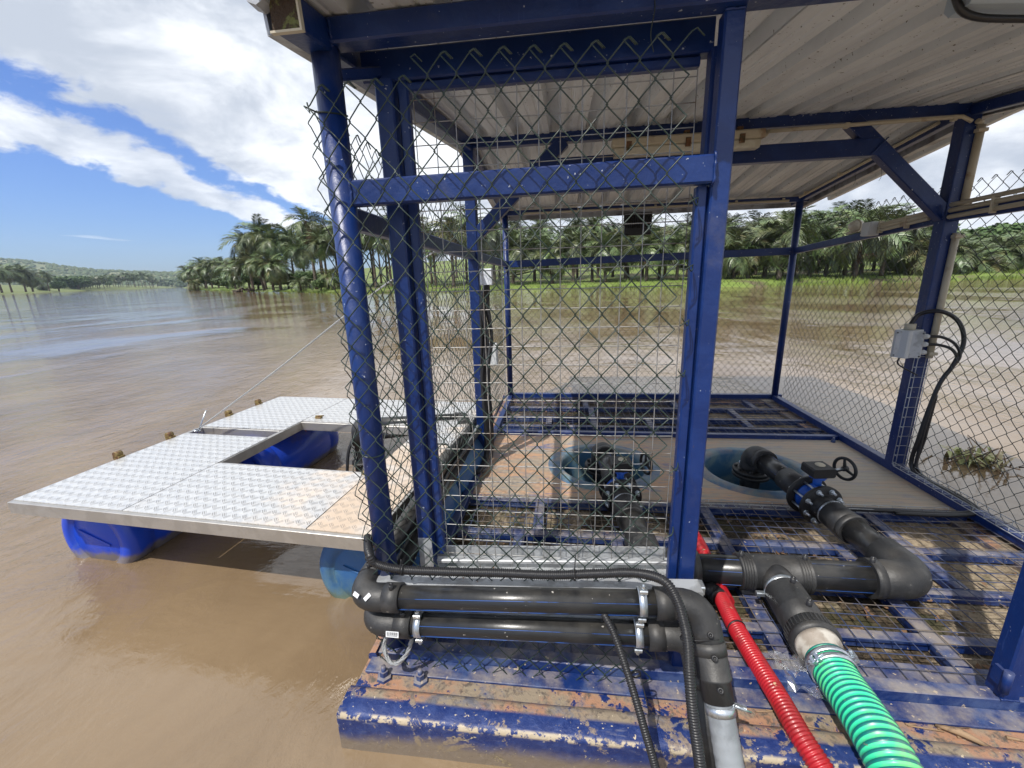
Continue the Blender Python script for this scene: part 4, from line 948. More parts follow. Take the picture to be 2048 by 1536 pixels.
# wire basket cable tray
t = thing('cable_tray', 'thin galvanised wire cable tray down the right post and along the deck', 'cable tray', (2.95, 1.5, .1))
mb = MB()
def ladder(a, b_, side, step=.065, wl=.028):
    a, b_, side = V(a), V(b_), V(side); mb.tube([a, b_], .0022, 5); mb.tube([a + side, b_ + side], .0022, 5); n_ = int((b_ - a).length / step)
    up = V((0, 0, 1)) if abs((b_ - a).normalized().z) < .5 else V((0, -1, 0))
    for k in range(n_ + 1): p = a.lerp(b_, k / n_); mb.tube([p + up * wl, p, p + side, p + side + up * wl], .002, 5)
    mb.tube([a + up * wl, b_ + up * wl], .0022, 5); mb.tube([a + side + up * wl, b_ + side + up * wl], .0022, 5)
ladder((2.985, 1.79, .84), (2.985, 1.79, .06), (.07, 0, 0)); ladder((2.985, 1.78, .052), (2.985, .1, .052), (.08, 0, 0)); ladder((1.42, 1.262, .0), (2.94, 1.262, .0), (0, -.05, 0), .075, .022)
mb.build('basket', 'galvanised', t)
# boxes and cables on the left middle post
p = at(973, 554, y=1.78); t = thing('junction_box', 'white plastic box high on the left middle post', 'junction box', p)
mb = MB(); mb.box(p, (.085, .07, .115), 0, .008); mb.build('body', 'box_white', t); mb = MB(); mb.box(p + V((.012, -.038, 0)), (.062, .012, .11)); mb.build('lid', 'box_white', t)
mb = MB(); mb.lathe([(0, .014), (.01, .014), (.014, 0)], p + V((-.025, -.035, .02)), (0, -1, 0), 10); mb.build('cable_gland', 'box_grey', t)
p2 = at(982, 708, y=1.8); t2 = thing('junction_box', 'dull grey box low behind the cables on the left middle post', 'junction box', p2)
mb = MB(); mb.box(p2, (.1, .06, .17), 0, .008); mb.build('body', 'box_grey', t2); mb = MB(); mb.box(p2 + V((0, -.033, 0)), (.09, .008, .15)); mb.build('lid', 'box_grey', t2)
t = thing('cable_bundle', 'bundle of black cables tied down the left middle post', 'cables', (.08, 1.78, .8)); mb = MB(); r = random.Random(2)
for k in range(9):
    o = V((r.uniform(-.03, .04), r.uniform(-.03, .02), 0)); z0 = p.z - .055
    mb.tube(smooth_path([V((p.x, 1.76, z0)) + o * .5, V((.07, 1.77, 1.25)) + o, V((.075 + r.uniform(-.01, .04), 1.77, 1.0)) + o * 1.4, V((.05, 1.77, .7)) + o, V((.06, 1.77, .3)) + o, V((.05, 1.74, .06)) + o, V((.03, 1.5, .05)) + o], 6), r.choice((.007, .009, .011)), 7)
mb.build('cable', 'black_plastic', t)
p = at(1275, 450, y=3.5); t = thing('floodlight', 'black finned floodlight hanging under the back roof edge', 'floodlight', p)
mb = MB(); mb.box(p, (.27, .05, .2), 0, .01); mb.build('body', 'cast_black', t); mb = MB()
for k in range(14): mb.box(p + V((-.12 + k * .0185, -.035, .03)), (.005, .03, .12))
mb.build('cooling_fin', 'cast_black', t); mb = MB(); mb.tube([p + V((-.14, 0, 0)), p + V((-.14, 0, .12)), p + V((.14, 0, .12)), p + V((.14, 0, 0))], .006, 6); mb.build('bracket', 'cast_black', t)
# floodlight top right, near
p = V((1.76, .12, 2.1)); a = at(1988, -8, y=.12); p = a; t = thing('floodlight', 'large grey floodlight cut by the top right corner of the view', 'floodlight', p)
mb = MB(); mb.beam(p + V((-.07, .0, .03)), p + V((.3, .0, .0)), .1, .11, c=.02); mb.build('housing', 'lamp_grey', t)
mb = MB(); mb.beam(p + V((-.06, -.052, .03)), p + V((.29, -.052, .002)), .012, .096, c=.004); mb.build('front_panel', 'lamp_grey', t)
mb = MB(); mb.beam(p + V((.0, -.06, .042)), p + V((.27, -.06, .02)), .008, .05, c=.003); mb.build('raised_panel', 'lamp_grey', t)
mb = MB(); P = [p + V((-.085, .02, .14)), p + V((-.1, .0, .06)), p + V((-.093, -.01, .0)), p + V((-.055, -.01, -.04)), p + V((.05, -.01, -.058)), p + V((.3, 0, -.07))]; mb.tube(smooth_path(P, 6), .0085, 8); mb.build('rubber_edge', 'black_plastic', t)
mb = MB(); mb.tube([p + V((.1, .0, .06)), V((p.x + .1, .05, 2.12))], .01, 6); mb.build('bracket', 'black_plastic', t)

# ------------------------------------------------------------------ front pipes
FX, FYW = V((1, 0, 0)), V((0, -1, 0))
def pipe_run(label, z0, z1, yy, xl, xr, r, stick):
    t = thing('pipe_run', label, 'pipe', (.5, yy, z0))
    a, b_ = V((xl, yy, z0)), V((xr, yy, z1)); d = (b_ - a).normalized()
    mb = MB(); mb.cyl(a + d * .06, b_ - d * .06, r, 28); mb.build('pipe', 'black_pipe', t)
    for an in (.62, -.42):
        o = V((0, -math.cos(an) * (r + .0003), math.sin(an) * (r + .0003))); mb = MB(); mb.tube([a + d * .05 + o, b_ - d * .05 + o], .0009, 5); mb.build('blue_stripe', 'pipe_blue', t)
    # left elbow: turns from the side wall run (coming in -y) into +x
    e = a.copy(); back = V((-.03, 1, -.04)).normalized(); E_ = elbow(e, -back, d, r, .075)
    mb = MB(); mb.tube([e + back * .125] + E_ + [e + d * .155], r * 1.17, 24); mb.tube([e + d * .1, e + d * .158], r * 1.22, 24); mb.build('elbow', 'black_fitting', t)
    mb = MB(); mb.tube([e + back * .12, e + back * 1.85], r, 20); mb.build('side_pipe', 'black_pipe', t)
    mb = MB(); mb.tube([e + back * .09, e + back * .15], r * 1.23, 24); mb.build('socket', 'black_fitting', t)
    mb = MB()
    for q in (e + d * .13 + V((0, -r * .3, r * 1.1)), e + back * .1 + V((0, -.0, r * 1.15))): mb.lathe([(.0, .016), (.004, .016), (.004, .024), (.009, .024), (.009, 0)], q, (0, -.2, 1), 10)
    mb.build_each('terminal', 'black_plastic', t)
    return t, a, b_, d
ZU0, ZU1, ZL0, ZL1 = .372, .432, .262, .305; YU = -.12; RU = .0395; RL = .038
t1, ua, ub, ud = pipe_run('upper black water pipe with blue stripes strapped across the cage front', ZU0, ZU1, YU, -.055, 1.08, RU, 0)
t2_, la, lb2, ld = pipe_run('lower black water pipe running beneath the upper one', ZL0, ZL1, YU + .005, -.028, 1.065, RL, 1)
# right hand bends towards the viewer and coupling
def down_bend(t, b_, r, drop):
    out = V((.1, -.52, -.85)).normalized(); E_ = elbow(b_, V((1, 0, .05)).normalized(), out, r, .07)
    mb = MB(); mb.tube([b_ - V((.14, 0, .008))] + E_ + [b_ + out * .13], r * 1.17, 24); mb.tube([b_ - V((.14, 0, .008)), b_ - V((.09, 0, .005))], r * 1.24, 24); mb.build('elbow', 'black_fitting', t)
    mb = MB(); mb.tube([b_ + out * .1, b_ + out * .135], r * 1.24, 24); mb.build('socket', 'black_fitting', t)
    return out
o1 = down_bend(t1, ub, RU, 0); o2 = down_bend(t2_, lb2 + V((.0, .0, -.0)), RL, 0)
mb = MB(); mb.cyl(ub + o1 * .1, ub + o1 * .15, RU, 24); mb.build('pipe', 'black_pipe', t1)
c_ = ub + o1 * .125; mb = MB(); mb.lathe([(0, 0), (RU * 1.12, 0), (RU * 1.18, .006), (RU * 1.18, .066), (RU * 1.22, .068), (RU * 1.22, .074), (RU * 1.1, .077), (RU * 1.1, .13), (0, .13)], c_, o1, 28); mb.build('coupling', 'black_fitting', t1)
mb = MB()
for h_ in (-.04, .02, .1): mb.lathe([(0, .012), (.004, .012), (.004, .018), (.0085, .018), (.0085, -.012)], c_ + o1 * h_ + V((-.1, -.72, .7)).normalized() * RU * 1.1, (-.1, -.72, .7), 12)
mb.build_each('terminal', 'black_plastic', t1)
mb = MB(); mb.tube([lb2 + o2 * .1, lb2 + o2 * .36], .044, 22); mb.build('coupling', 'black_fitting', t2_)
# stickers on left elbows
def sticker(t, p, n_, wv, w_, h_, m='sticker', bars=False):
    p, n_, wv = V(p), V(n_).normalized(), V(wv).normalized(); hv_ = n_.cross(wv); mb = MB()
    mb.prism([(-w_ / 2, -h_ / 2), (w_ / 2, -h_ / 2), (w_ / 2, h_ / 2), (-w_ / 2, h_ / 2)], p, p + n_ * .0012, hv_); o = mb.build('sticker', m, t)
    if bars:
        mb = MB(); r = random.Random(1); x = -w_ * .42
        while x < w_ * .42:
            bw = r.choice((.0008, .0014, .002)); q = p + n_ * .0014 + wv * x + hv_ * h_ * .12; mb.quad(q - hv_ * h_ * .26, q + wv * bw - hv_ * h_ * .26, q + wv * bw + hv_ * h_ * .26, q + hv_ * h_ * .26); x += bw + r.choice((.001, .0016))
        for k in range(9): q = p + n_ * .0014 + wv * (-w_ * .4 + k * w_ * .09) - hv_ * h_ * .34; mb.quad(q, q + wv * .0025, q + wv * .0025 + hv_ * .003, q + hv_ * .003)
        mb.build('barcode', 'ink', o)
sticker(t2_, (la.x + .105, YU - .05, la.z + .012), (0, -1, .25), (1, 0, 0), .045, .02, bars=True)
sticker(t1, (ua.x + .012, YU - .034, ua.z + .038), (-.25, -.7, .66), (.75, 0, -.4), .024, .013); sticker(t1, (ua.x + .052, YU - .036, ua.z + .034), (.0, -.72, .7), (.6, .4, .6), .024, .013)
# perforated strut behind the pipes
t = thing('perforated_strut', 'slotted stainless channel carrying the pipes across the cage front', 'bracket', (.5, -.05, .38))
mb = MB(); p0, p1 = V((-.06, -.06, .378)), V((1.095, -.06, .438))
mb.prism([(-.03, .012), (.03, .012), (.03, -.016), (.028, -.016), (.028, .01), (-.028, .01), (-.028, -.016), (-.03, -.016)], p0, p1); mb.build('channel', 'galvanised', t)
mb = MB(); d = (p1 - p0).normalized()
for k in range(38):
    q = p0 + d * (.02 + k * .03) + V((0, -.0304, -.003)); 
    if k % 2: mb.prism([(-.0025, -.0), (-.0025, .005), (.0025, .005), (.0025, 0)], q - d * .008, q + d * .008)
    else: mb.cyl(q, q + V((0, -.0006, 0)), .0035, 8)
mb.build('slot', 'ink', t)
for k, xx in enumerate((.16, .24, .315)):
    q = V((xx, -.092, .385)); mb = MB(); mb.lathe([(0, .018), (.005, .018), (.005, .012), (.011, .012), (.011, .004), (.014, .004), (.014, -.002)], q, (0, -.6, .8), 8, True); mb.build('bolt', 'zinc', t)
p0, p1 = V((-.02, -.072, .296)), V((.98, -.072, .345)); mb = MB(); mb.prism([(-.02, .01), (.02, .01), (.02, -.02), (.018, -.02), (.018, .008), (-.018, .008), (-.018, -.02), (-.02, -.02)], p0, p1); mb.build('channel', 'galvanised', t)
mb = MB(); mb.box((1.102, -.045, .432), (.012, .04, .03)); mb.build('end_plate', 'zinc', t)
# pipe clamps
for lab, x, c_, r0 in (('zinc pipe clamp near the left end of the lower pipe', .155, la, RL), ('zinc pipe clamp on the upper pipe near the door post', .9, ua, RU), ('zinc pipe clamp on the lower pipe near the door post', .895, la, RL)):
    zc = (ZU0 if c_ is ua else ZL0) + (x - c_.x) / 1.04 * ((ZU1 - ZU0) if c_ is ua else (ZL1 - ZL0)); p = V((x, c_.y, zc))
    t = thing('pipe_clamp', lab, 'clamp', p); mb = MB(); mb.lathe([(r0 + .001, -.012), (r0 + .004, -.012), (r0 + .004, .012), (r0 + .001, .012)], p, (1, 0, .05), 32); mb.build('band', 'zinc', t)
    mb = MB(); 
    for s_ in (-1, 1): q = p + V((0, -.012, s_ * (r0 + .012))); mb.box(q, (.024, .026, .014)); mb.cyl(q + V((0, -.0, 0)), q + V((0, -.0, s_ * .024)), .004, 8); mb.lathe([(0, .008), (.008, .008), (.008, 0)], q + V((0, 0, s_ * .01)), (0, 0, s_), 6, True)
    mb.build('bolt_lug', 'zinc', t)
# vertical threaded hanger below lower right clamp etc.
# ------------------------------------------------------------------ black corrugated conduits
def conduit(label, pts, r=.0155, pitch=.0065, depth=.003):
    mb = MB(); corr_tube(mb, smooth_path(pts, 8), r, pitch, depth, 4, 12, False); return tag(mb.build('corrugated_conduit', 'black_plastic'), label, 'conduit')
YC = -.155
PL = [(735, 1075, .05), (738, 1105, -.09), (752, 1127, -.1), (800, 1139, -.1), (880, 1143, -.1), (1000, 1146, -.1), (1100, 1150, -.1), (1200, 1147, -.105), (1270, 1146, -.12), (1325, 1160, -.16), (1352, 1195, -.19), (1368, 1245, -.235), (1376, 1290, -.28)]
conduit('long black corrugated conduit sweeping along the pipes and bending down past the couplings', [at(u_, v_, y=y_) for u_, v_, y_ in PL] + [at(1379, 1350, y=-.33), at(1386, 1430, y=-.375), at(1396, 1500, y=-.41), at(1405, 1570, y=-.44), at(1420, 1700, y=-.47), at(1450, 1900, y=-.47), at(1500, 2300, y=-.47)])
conduit('short black corrugated conduit hanging from behind the pipes down over the rim', [at(1196, 1200, y=-.06), at(1208, 1228, y=-.15), at(1228, 1268, y=-.19), at(1250, 1330, y=-.24), at(1272, 1400, y=-.29), at(1292, 1470, y=-.33), at(1312, 1540, y=-.36), at(1340, 1660, y=-.38), at(1390, 1900, y=-.4), at(1430, 2300, y=-.42)], .0125)
# zip ties
def zip_tie(lab, p, ax, R, tail):
    t = thing('cable_tie', lab, 'cable tie', p); mb = MB(); mb.lathe([(R, -.0035), (R + .0015, -.0035), (R + .0015, .0035), (R, .0035)], p, ax, 20); mb.build('loop', 'black_plastic', t)
    mb = MB(); mb.tube(smooth_path([V(p) + V(q) for q in tail], 4), .0016, 5); mb.build('tail', 'black_plastic', t)
p = at(806, 1140, y=-.1); zip_tie('black cable tie round the long conduit near the left post', p, (1, 0, 0), .0165, [(0, -.016, 0), (0, -.022, .01), (.002, -.01, .05)])
p = at(1149, 1150, y=-.1); zip_tie('black cable tie with an upright tail round the middle of the long conduit', p, (1, 0, 0), .0165, [(0, -.016, 0), (0, -.014, .03), (.003, -.004, .085)])
p = at(1374, 1275, y=-.2); zip_tie('black cable tie holding the conduit against the black coupling', p, (.2, -.5, -.85), .019, [(.015, -.01, 0), (.05, -.01, .004), (.09, .0, .0)])
p = at(1284, 1360, y=-.22); zip_tie('black cable tie with a long loose tail on the short conduit', p + V((-.02, 0, .02)), (.3, -.4, -.85), .015, [(.012, 0, 0), (.014, -.02, .0), (.028, -.05, -.05), (.033, -.055, -.09)])
# grey hose out of the coupling
end = ub + o1 * .235
hp_ = smooth_path([end, end + o1 * .1, end + o1 * .2, end + o1 * .32 + V((0, -.02, .0)), end + o1 * .5 + V((0, -.04, -.05)), end + o1 * .7 + V((0, -.04, -.1)), end + o1 * .9 + V((0, -.04, -.25))], 8)
t = thing('grey_hose', 'grey wire wound hose pushed onto the black coupling', 'hose', end); mb = MB(); corr_tube(mb, hp_, RU * .98, .03, .001, 4, 20, False); mb.build('hose_wall', 'hose_grey', t)
cl = end + o1 * .04; mb = MB(); mb.lathe([(RU * .99, -.012), (RU * 1.04, -.012), (RU * 1.04, .012), (RU * .99, .012)], cl, o1, 28); mb.build('hose_clamp', 'zinc', t)
mb = MB(); mb.box(cl + V((.045, -.01, .025)), (.04, .012, .014), -.3); mb.build('clamp_lug', 'zinc', t); mb = MB(); mb.cyl(cl + V((.03, -.02, .04)), cl + V((.075, -.02, .02)), .004, 8); mb.build('clamp_bolt', 'zinc', t)

# ------------------------------------------------------------------ header with two risers
HR = .066; HF = .078; HY, HZ = .49, .095
t = thing('discharge_manifold', 'thick black discharge pipework with a tee joining both wells', 'pipework', (1.6, HY, HZ))
HA, HB = V((1.0, HY, HZ)), V((2.16, HY, HZ))
mb = MB(); mb.cyl(HA, HB, HR, 32); mb.build('header_pipe', 'black_pipe', t)
for an in (.55, -.5, 1.4):
    o = V((0, -math.cos(an) * (HR + .0003), math.sin(an) * (HR + .0003))); mb = MB(); mb.tube([HA + o, HB + o], .001, 5); mb.build('blue_stripe', 'pipe_blue', t)
TX = 1.595; mb = MB()
pf = [(HR, -.15), (HF * .97, -.15), (HF * 1.05, -.145)]
for k in range(4): h_ = -.14 + k * .011; pf += [(HF * 1.05, h_), (HF * 1.0, h_ + .002), (HF * 1.0, h_ + .008), (HF * 1.05, h_ + .01)]
pf += [(HF, -.09), (HF, .09)]
for k in range(4): h_ = .096 + k * .011; pf += [(HF * 1.05, h_), (HF * 1.0, h_ + .002), (HF * 1.0, h_ + .008), (HF * 1.05, h_ + .01)]
pf += [(HF * 1.05, .147), (HF * .97, .15), (HR, .15)]
mb.lathe(pf, (TX, HY, HZ), (1, 0, 0), 36); mb.build('tee', 'black_fitting', t)
BD = V((-.055, -1, .02)).normalized(); B0 = V((TX, HY, HZ)); mb = MB(); mb.tube([B0 + BD * .02, B0 + BD * .17], HR * 1.05, 30); mb.build('tee_branch', 'black_fitting', t)
mb = MB(); mb.lathe([(HR * 1.06, -.01), (HR * 1.13, -.01), (HR * 1.13, .01), (HR * 1.06, .01)], B0 + BD * .12, BD, 32); mb.box(B0 + BD * .12 + V((-.09, 0, -.02)), (.035, .02, .02)); mb.build('hose_clamp', 'zinc', t)
mb = MB(); mb.lathe([(0, .13), (HF * .97, .13), (HF * 1.0, .137), (HF * 1.0, .25), (HF * 1.02, .254), (HF * 1.02, .262), (HF, .266), (HF, .34), (0, .34)], B0, BD, 36); mb.build('branch_coupling', 'black_fitting', t)
pf = [(0, .33), (HF * 1.08, .335)] + [(HF * 1.08, .375), (HF * 1.12, .378), (HF * 1.12, .39), (HF * 1.02, .4), (0, .4)]
mb = MB(); mb.lathe(pf, B0, BD, 36)
a0 = BD.orthogonal().normalized(); b0 = BD.cross(a0)
for k in range(36):
    an = 2 * math.pi * k / 36; q = B0 + (a0 * math.cos(an) + b0 * math.sin(an)) * HF * 1.085; mb.beam(q + BD * .337, q + BD * .373, .005, .005, (a0 * math.cos(an) + b0 * math.sin(an)), .001)
mb.build('ribbed_collar', 'black_fitting', t)
mb = MB(); mb.lathe([(0, .395), (HF * .98, .395), (HF * .96, .42), (HF * .8, .425), (HF * .78, .48), (0, .48)], B0, BD, 32); mb.build('pipe_stub', 'stub_white', t)
mb = MB()
for q in (B0 + BD * .16 + V((.01, 0, HF)), B0 + BD * .29 + V((.012, 0, HF)), V((TX - .14, HY, HZ + HF)), V((TX + .13, HY, HZ + HF * .98)), V((2.0, HY, HZ + HF * 1.03))): mb.lathe([(0, .016), (.005, .016), (.005, .024), (.0105, .024), (.0105, -.01)], q, (0, -.1, 1), 12)
mb.build_each('terminal', 'black_plastic', t)
def riser(wx, wy, ex):
    """riser in a well, bend, valve, bend into header at x=ex"""
    top = V((wx, wy - .02, .135)); corner = V((ex, HY, HZ)); d = (corner - top).normalized()
    mb = MB(); mb.cyl((wx, wy - .02, -.3), (wx, wy - .02, .06), HR, 28); mb.build('riser_pipe', 'black_pipe', t)
    mb = MB(); E_ = elbow(top, V((0, 0, 1)), d, HF, .09); mb.tube([V((wx, wy - .02, .0))] + E_ + [top + d * .15], HF, 28); mb.tube([top + d * .11, top + d * .155], HF * 1.06, 28); mb.build('elbow', 'black_fitting', t)
    for zf in (-.03, .0):
        mb = MB(); mb.lathe([(HR, -.012), (.122, -.012), (.125, -.009), (.125, .009), (.122, .012), (HR, .012)], (wx, wy - .02, zf), seg=36); mb.build('flange', 'cast_black', t)
    for k in range(8):
        an = 2 * math.pi * (k + .5) / 8; mb = MB(); mb.lathe([(0, .03), (.009, .03), (.012, .024), (.012, .012), (.012, -.045)], (wx + .102 * math.cos(an), wy - .02 + .102 * math.sin(an), 0), seg=6, flat=True); mb.build('bolt', 'zinc' if k < 3 else 'cast_black', t)
    L = (corner - top).length; mb = MB(); mb.cyl(top + d * .1, top + d * (L * .40), HR * .96, 30); mb.build('pipe', 'black_pipe', t)
    for an in (.3, 1.9): 
        side = d.cross(V((0, 0, 1))).normalized(); up = side.cross(d); o = side * math.cos(an) * HR * .965 + up * math.sin(an) * HR * .965; mb = MB(); mb.tube([top + d * .1 + o, top + d * L * .4 + o], .0014, 5); mb.tube([top + d * L * .62 + o, top + d * (L - .06) + o], .0014, 5); mb.build('blue_stripe', 'pipe_blue', t)
    mb = MB(); mb.cyl(top + d * L * .29, top + d * L * .41, HR * 1.1, 30); mb.build('stub_end', 'black_fitting', t)
    vc = top + d * L * .49; hw = .058
    return top, corner, d, L, vc, hw, side, up
def valve(top, corner, d, L, vc, hw, side, up, lab, wheel_side=-1):
    for s_ in (-1, 1):
        mb = MB(); mb.lathe([(HR * .7, -.011), (.116, -.011), (.12, -.008), (.12, .008), (.116, .011), (HR * .7, .011)], vc + d * hw * s_, d, 36); mb.build('flange', 'cast_black', t)
    mb = MB(); mb.lathe([(HR, 0), (HR * 1.0, .03), (HR * .9, .045)], vc + d * (hw + .01), d, 28); mb.cyl(vc + d * (hw + .01), vc + d * (hw + .09), HR * .9, 28); mb.cyl(vc - d * (hw + .07), vc - d * (hw + .01), HR * .9, 28); mb.build_each('stub_end', 'black_fitting', t)
    c2 = vc + d * (hw + .075); mb = MB(); mb.lathe([(HR * .9, -.003), (HR * 1.14, 0), (HR * 1.14, .012), (HR * .9, .014)], c2, d, 32); mb.box(c2 - side * .085 - up * .02, (.04, .02, .02)); mb.build('clamp_ring', 'zinc', t)
    mb = MB(); mb.cyl(c2 + d * .01, c2 + d * .16, HR * 1.14, 30); mb.tube([c2 + d * .13, c2 + d * .165], HR * 1.2, 30); mb.build('coupling', 'black_fitting', t)
    mb = MB(); mb.cyl(c2 + d * .15, corner - d * .05, HR, 30); mb.build('pipe', 'black_pipe', t)
    for k in range(8):
        an = 2 * math.pi * (k + .5) / 8; q = vc + (side * math.cos(an) + up * math.sin(an)) * .097; mb = MB()
        mb.cyl(q - d * (hw + .025), q + d * (hw + .045), .0065, 8)
        for s_ in (-1, 1): mb.lathe([(.0065, .014), (.013, .012), (.013, .002), (.016, .002), (.016, 0)], q + d * s_ * (hw + .011), d * s_, 6, True)
        mb.build('bolt', 'zinc', t)
    vt = thing('valve', lab, 'valve', vc)
    mb = MB(); mb.lathe([(HR * .6, -hw + .012), (.082, -hw + .013), (.082, -hw + .028), (.07, -hw + .034), (.07, hw - .034), (.082, hw - .028), (.082, hw - .013), (HR * .6, hw - .012)], vc, d, 30); mb.build('body', 'valve_blue', vt)
    mb = MB(); mb.cyl(vc + up * .06, vc + up * .17, .022, 14); mb.lathe([(.0, .012), (.042, .012), (.045, .006), (.045, 0)], vc + up * .145, up, 6, True); mb.lathe([(.035, 0), (.035, .02), (.02, .03)], vc + up * .07, up, 12); mb.build('neck', 'valve_blue', vt)
    gc = vc + up * .19; mb = MB(); mb.beam(gc - side * .055, gc + side * .07, .1, .05, d, .012) if 0 else mb.beam(gc - d * .06, gc + d * .045, .13, .055, up, .008); mb.build('gearbox', 'cast_black', vt)
    mb = MB(); mb.lathe([(0, .034), (.02, .034), (.026, .03), (.026, .02)], gc - side * .01 - d * .015, up, 20); mb.build('indicator', 'cream_plastic', vt)
    wc = gc + (side * .155 + d * .01) * wheel_side; mb = MB(); mb.cyl(gc + side * .06 * wheel_side, wc, .006, 8); mb.build('spindle', 'zinc', vt)
    mb = MB(); ax = (side + d * .25).normalized(); mb.torus(wc, ax, .062, .009, 32, 8); mb.lathe([(0, .015), (.014, .013), (.016, -.013), (0, -.015)], wc, ax, 14); aa = ax.orthogonal().normalized(); bb = ax.cross(aa)
    for k in range(3): an = 2 * math.pi * k / 3 + .4; mb.tube([wc, wc + (aa * math.cos(an) + bb * math.sin(an)) * .06], [.01, .006], 6)
    mb.build('handwheel', 'cast_black', vt)
ra = riser(2.03, 1.78, 2.2); rb_ = riser(.94, 1.8, 1.06)
valve(*ra, 'blue bodied butterfly valve with black gearbox and handwheel on the right pipe'); valve(*rb_, 'blue bodied butterfly valve on the left pipe seen through the mesh')
for s_, dd in ((1, ra[2]), (-1, rb_[2])):
    cor = ra[1] if s_ > 0 else rb_[1]; mb = MB(); E_ = elbow(cor, dd, V((-s_, 0, 0)), HF, .1); mb.tube([cor - dd * .19] + E_ + [cor - V((s_, 0, 0)) * .2], HF * 1.03, 30); mb.tube([cor - V((s_, 0, 0)) * .17, cor - V((s_, 0, 0)) * .21], HF * 1.08, 30); mb.build('elbow', 'black_fitting', t)

# green hose
g0 = B0 + BD * .46; t = thing('green_hose', 'thick ribbed green suction hose coming off the tee towards the viewer', 'hose', g0)
gp = smooth_path([g0, g0 + BD * .1, g0 + BD * .2 + V((0, 0, .006)), g0 + BD * .32, g0 + BD * .45 + V((0, 0, -.05)), g0 + BD * .6 + V((0, 0, -.15)), g0 + BD * .8 + V((0, 0, -.35)), g0 + BD * .92 + V((0, 0, -.62))], 10)
mb = MB(); corr_tube(mb, gp, .068, .0182, .005, 6, 32, True); mb.build('hose_wall', 'hose_green', t)
mb = MB()
for h_ in (.022, .05): mb.lathe([(.069, -.009), (.074, -.009), (.074, .009), (.069, .009)], g0 + BD * h_, BD, 32)
mb.build('hose_clamp', 'zinc', t)
mb = MB()
for h_, an in ((.022, 0.5), (.05, 2.5)):
    q = g0 + BD * h_ + V((math.cos(an) * .08, 0, math.sin(an) * .08)); tdir = V((-math.sin(an), 0, math.cos(an)))
    mb.beam(q - tdir * .014, q - tdir * .004, .024, .02, c=.002); mb.beam(q + tdir * .004, q + tdir * .014, .024, .02, c=.002); mb.cyl(q - tdir * .03, q + tdir * .035, .0045, 8); mb.lathe([(0, .008), (.009, .008), (.009, 0)], q + tdir * .016, tdir, 6, True)
mb.build_each('clamp_bolt', 'zinc', t)
# red hose
RX = 1.365; t = thing('red_hose', 'red corrugated hose passing under the header and out over the rim', 'hose', (RX, .2, .04))
rp = smooth_path([(RX - .01, .95, .03), (RX + .003, .75, .032), (RX + .0, .5, .018), (RX - .003, .36, .03)], 8); mb = MB(); corr_tube(mb, rp, .034, .0105, .0035, 4, 18); mb.build('hose_wall', 'hose_red', t)
rp = smooth_path([at(1432, 1172, z=.03), at(1450, 1210, z=.045), at(1472, 1255, z=.055), at(1512, 1322, z=.06), at(1560, 1400, z=.065), at(1600, 1470, z=.06), at(1648, 1545, z=.04), at(1700, 1640, z=.0), at(1745, 1740, z=-.12), at(1775, 1800, z=-.3)], 10); mb = MB(); corr_tube(mb, rp, .034, .0105, .0035, 5, 22); mb.build('hose_wall', 'hose_red', t)
mb = MB(); q = at(1432, 1190, z=.035); q2 = at(1408, 1183, z=.02); mb.tube(smooth_path([q2, q2.lerp(q, .5) + V((0, 0, .015)), q, q + V((.008, -.03, .005))], 4), [.018, .024, .03, .034, .037, .038, .039, .04, .041, .041, .041, .04, .038][:13], 12); mb.build('tape_wrap', 'black_plastic', t)
mb = MB(); q = at(1473, 1257, z=.056); mb.lathe([(.0345, -.003), (.0365, -.003), (.0365, .003), (.0345, .003)], q, (.15, -.95, .1), 24); mb.build('cable_tie', 'black_plastic', t)
# crumpled film
p = at(1590, 1345, z=.03); r = random.Random(9); mb = MB(); NN = 9; n = len(mb.v)
for j in range(NN):
    for i in range(NN): mb.v.append(tuple(p + V(((i / 8 - .5) * .12 + r.uniform(-.006, .006), (j / 8 - .5) * -.16 + (i / 8) * -.03 + r.uniform(-.006, .006), .015 + r.uniform(-.014, .022)))))
for j in range(NN - 1):
    for i in range(NN - 1): a = n + j * NN + i; mb.face((a, a + 1, a + NN + 1, a + NN))
tag(mb.build('plastic_film', 'plastic_film'), 'crumpled clear plastic film lying beside the green hose', 'plastic bag')
# debris on the rim right
mb = MB(); r = random.Random(12)
for i in range(26):
    p = V((r.uniform(1.25, 2.3), r.uniform(-.19, -.05), .004)); a = r.uniform(-.25, .1); l = r.uniform(.02, .1); mb.tube([p, p + V((math.cos(a) * l, math.sin(a) * l, r.uniform(0, .008)))], [r.uniform(.002, .006), .0015], 5)
tag(mb.build('twigs', 'dry_stick', kind='stuff'), 'bits of dry wood and twigs scattered on the pontoon rim', 'debris')
p0 = at(1870, 1450, z=.01); p1 = at(1990, 1500, z=.012); mb = MB(); mb.tube([p0, p0.lerp(p1, .4) + V((0, 0, .012)), p1], [.004, .012, .004], 6); tag(mb.build('driftwood', 'dry_stick'), 'splinter of driftwood lying on the rim at the lower right', 'driftwood')

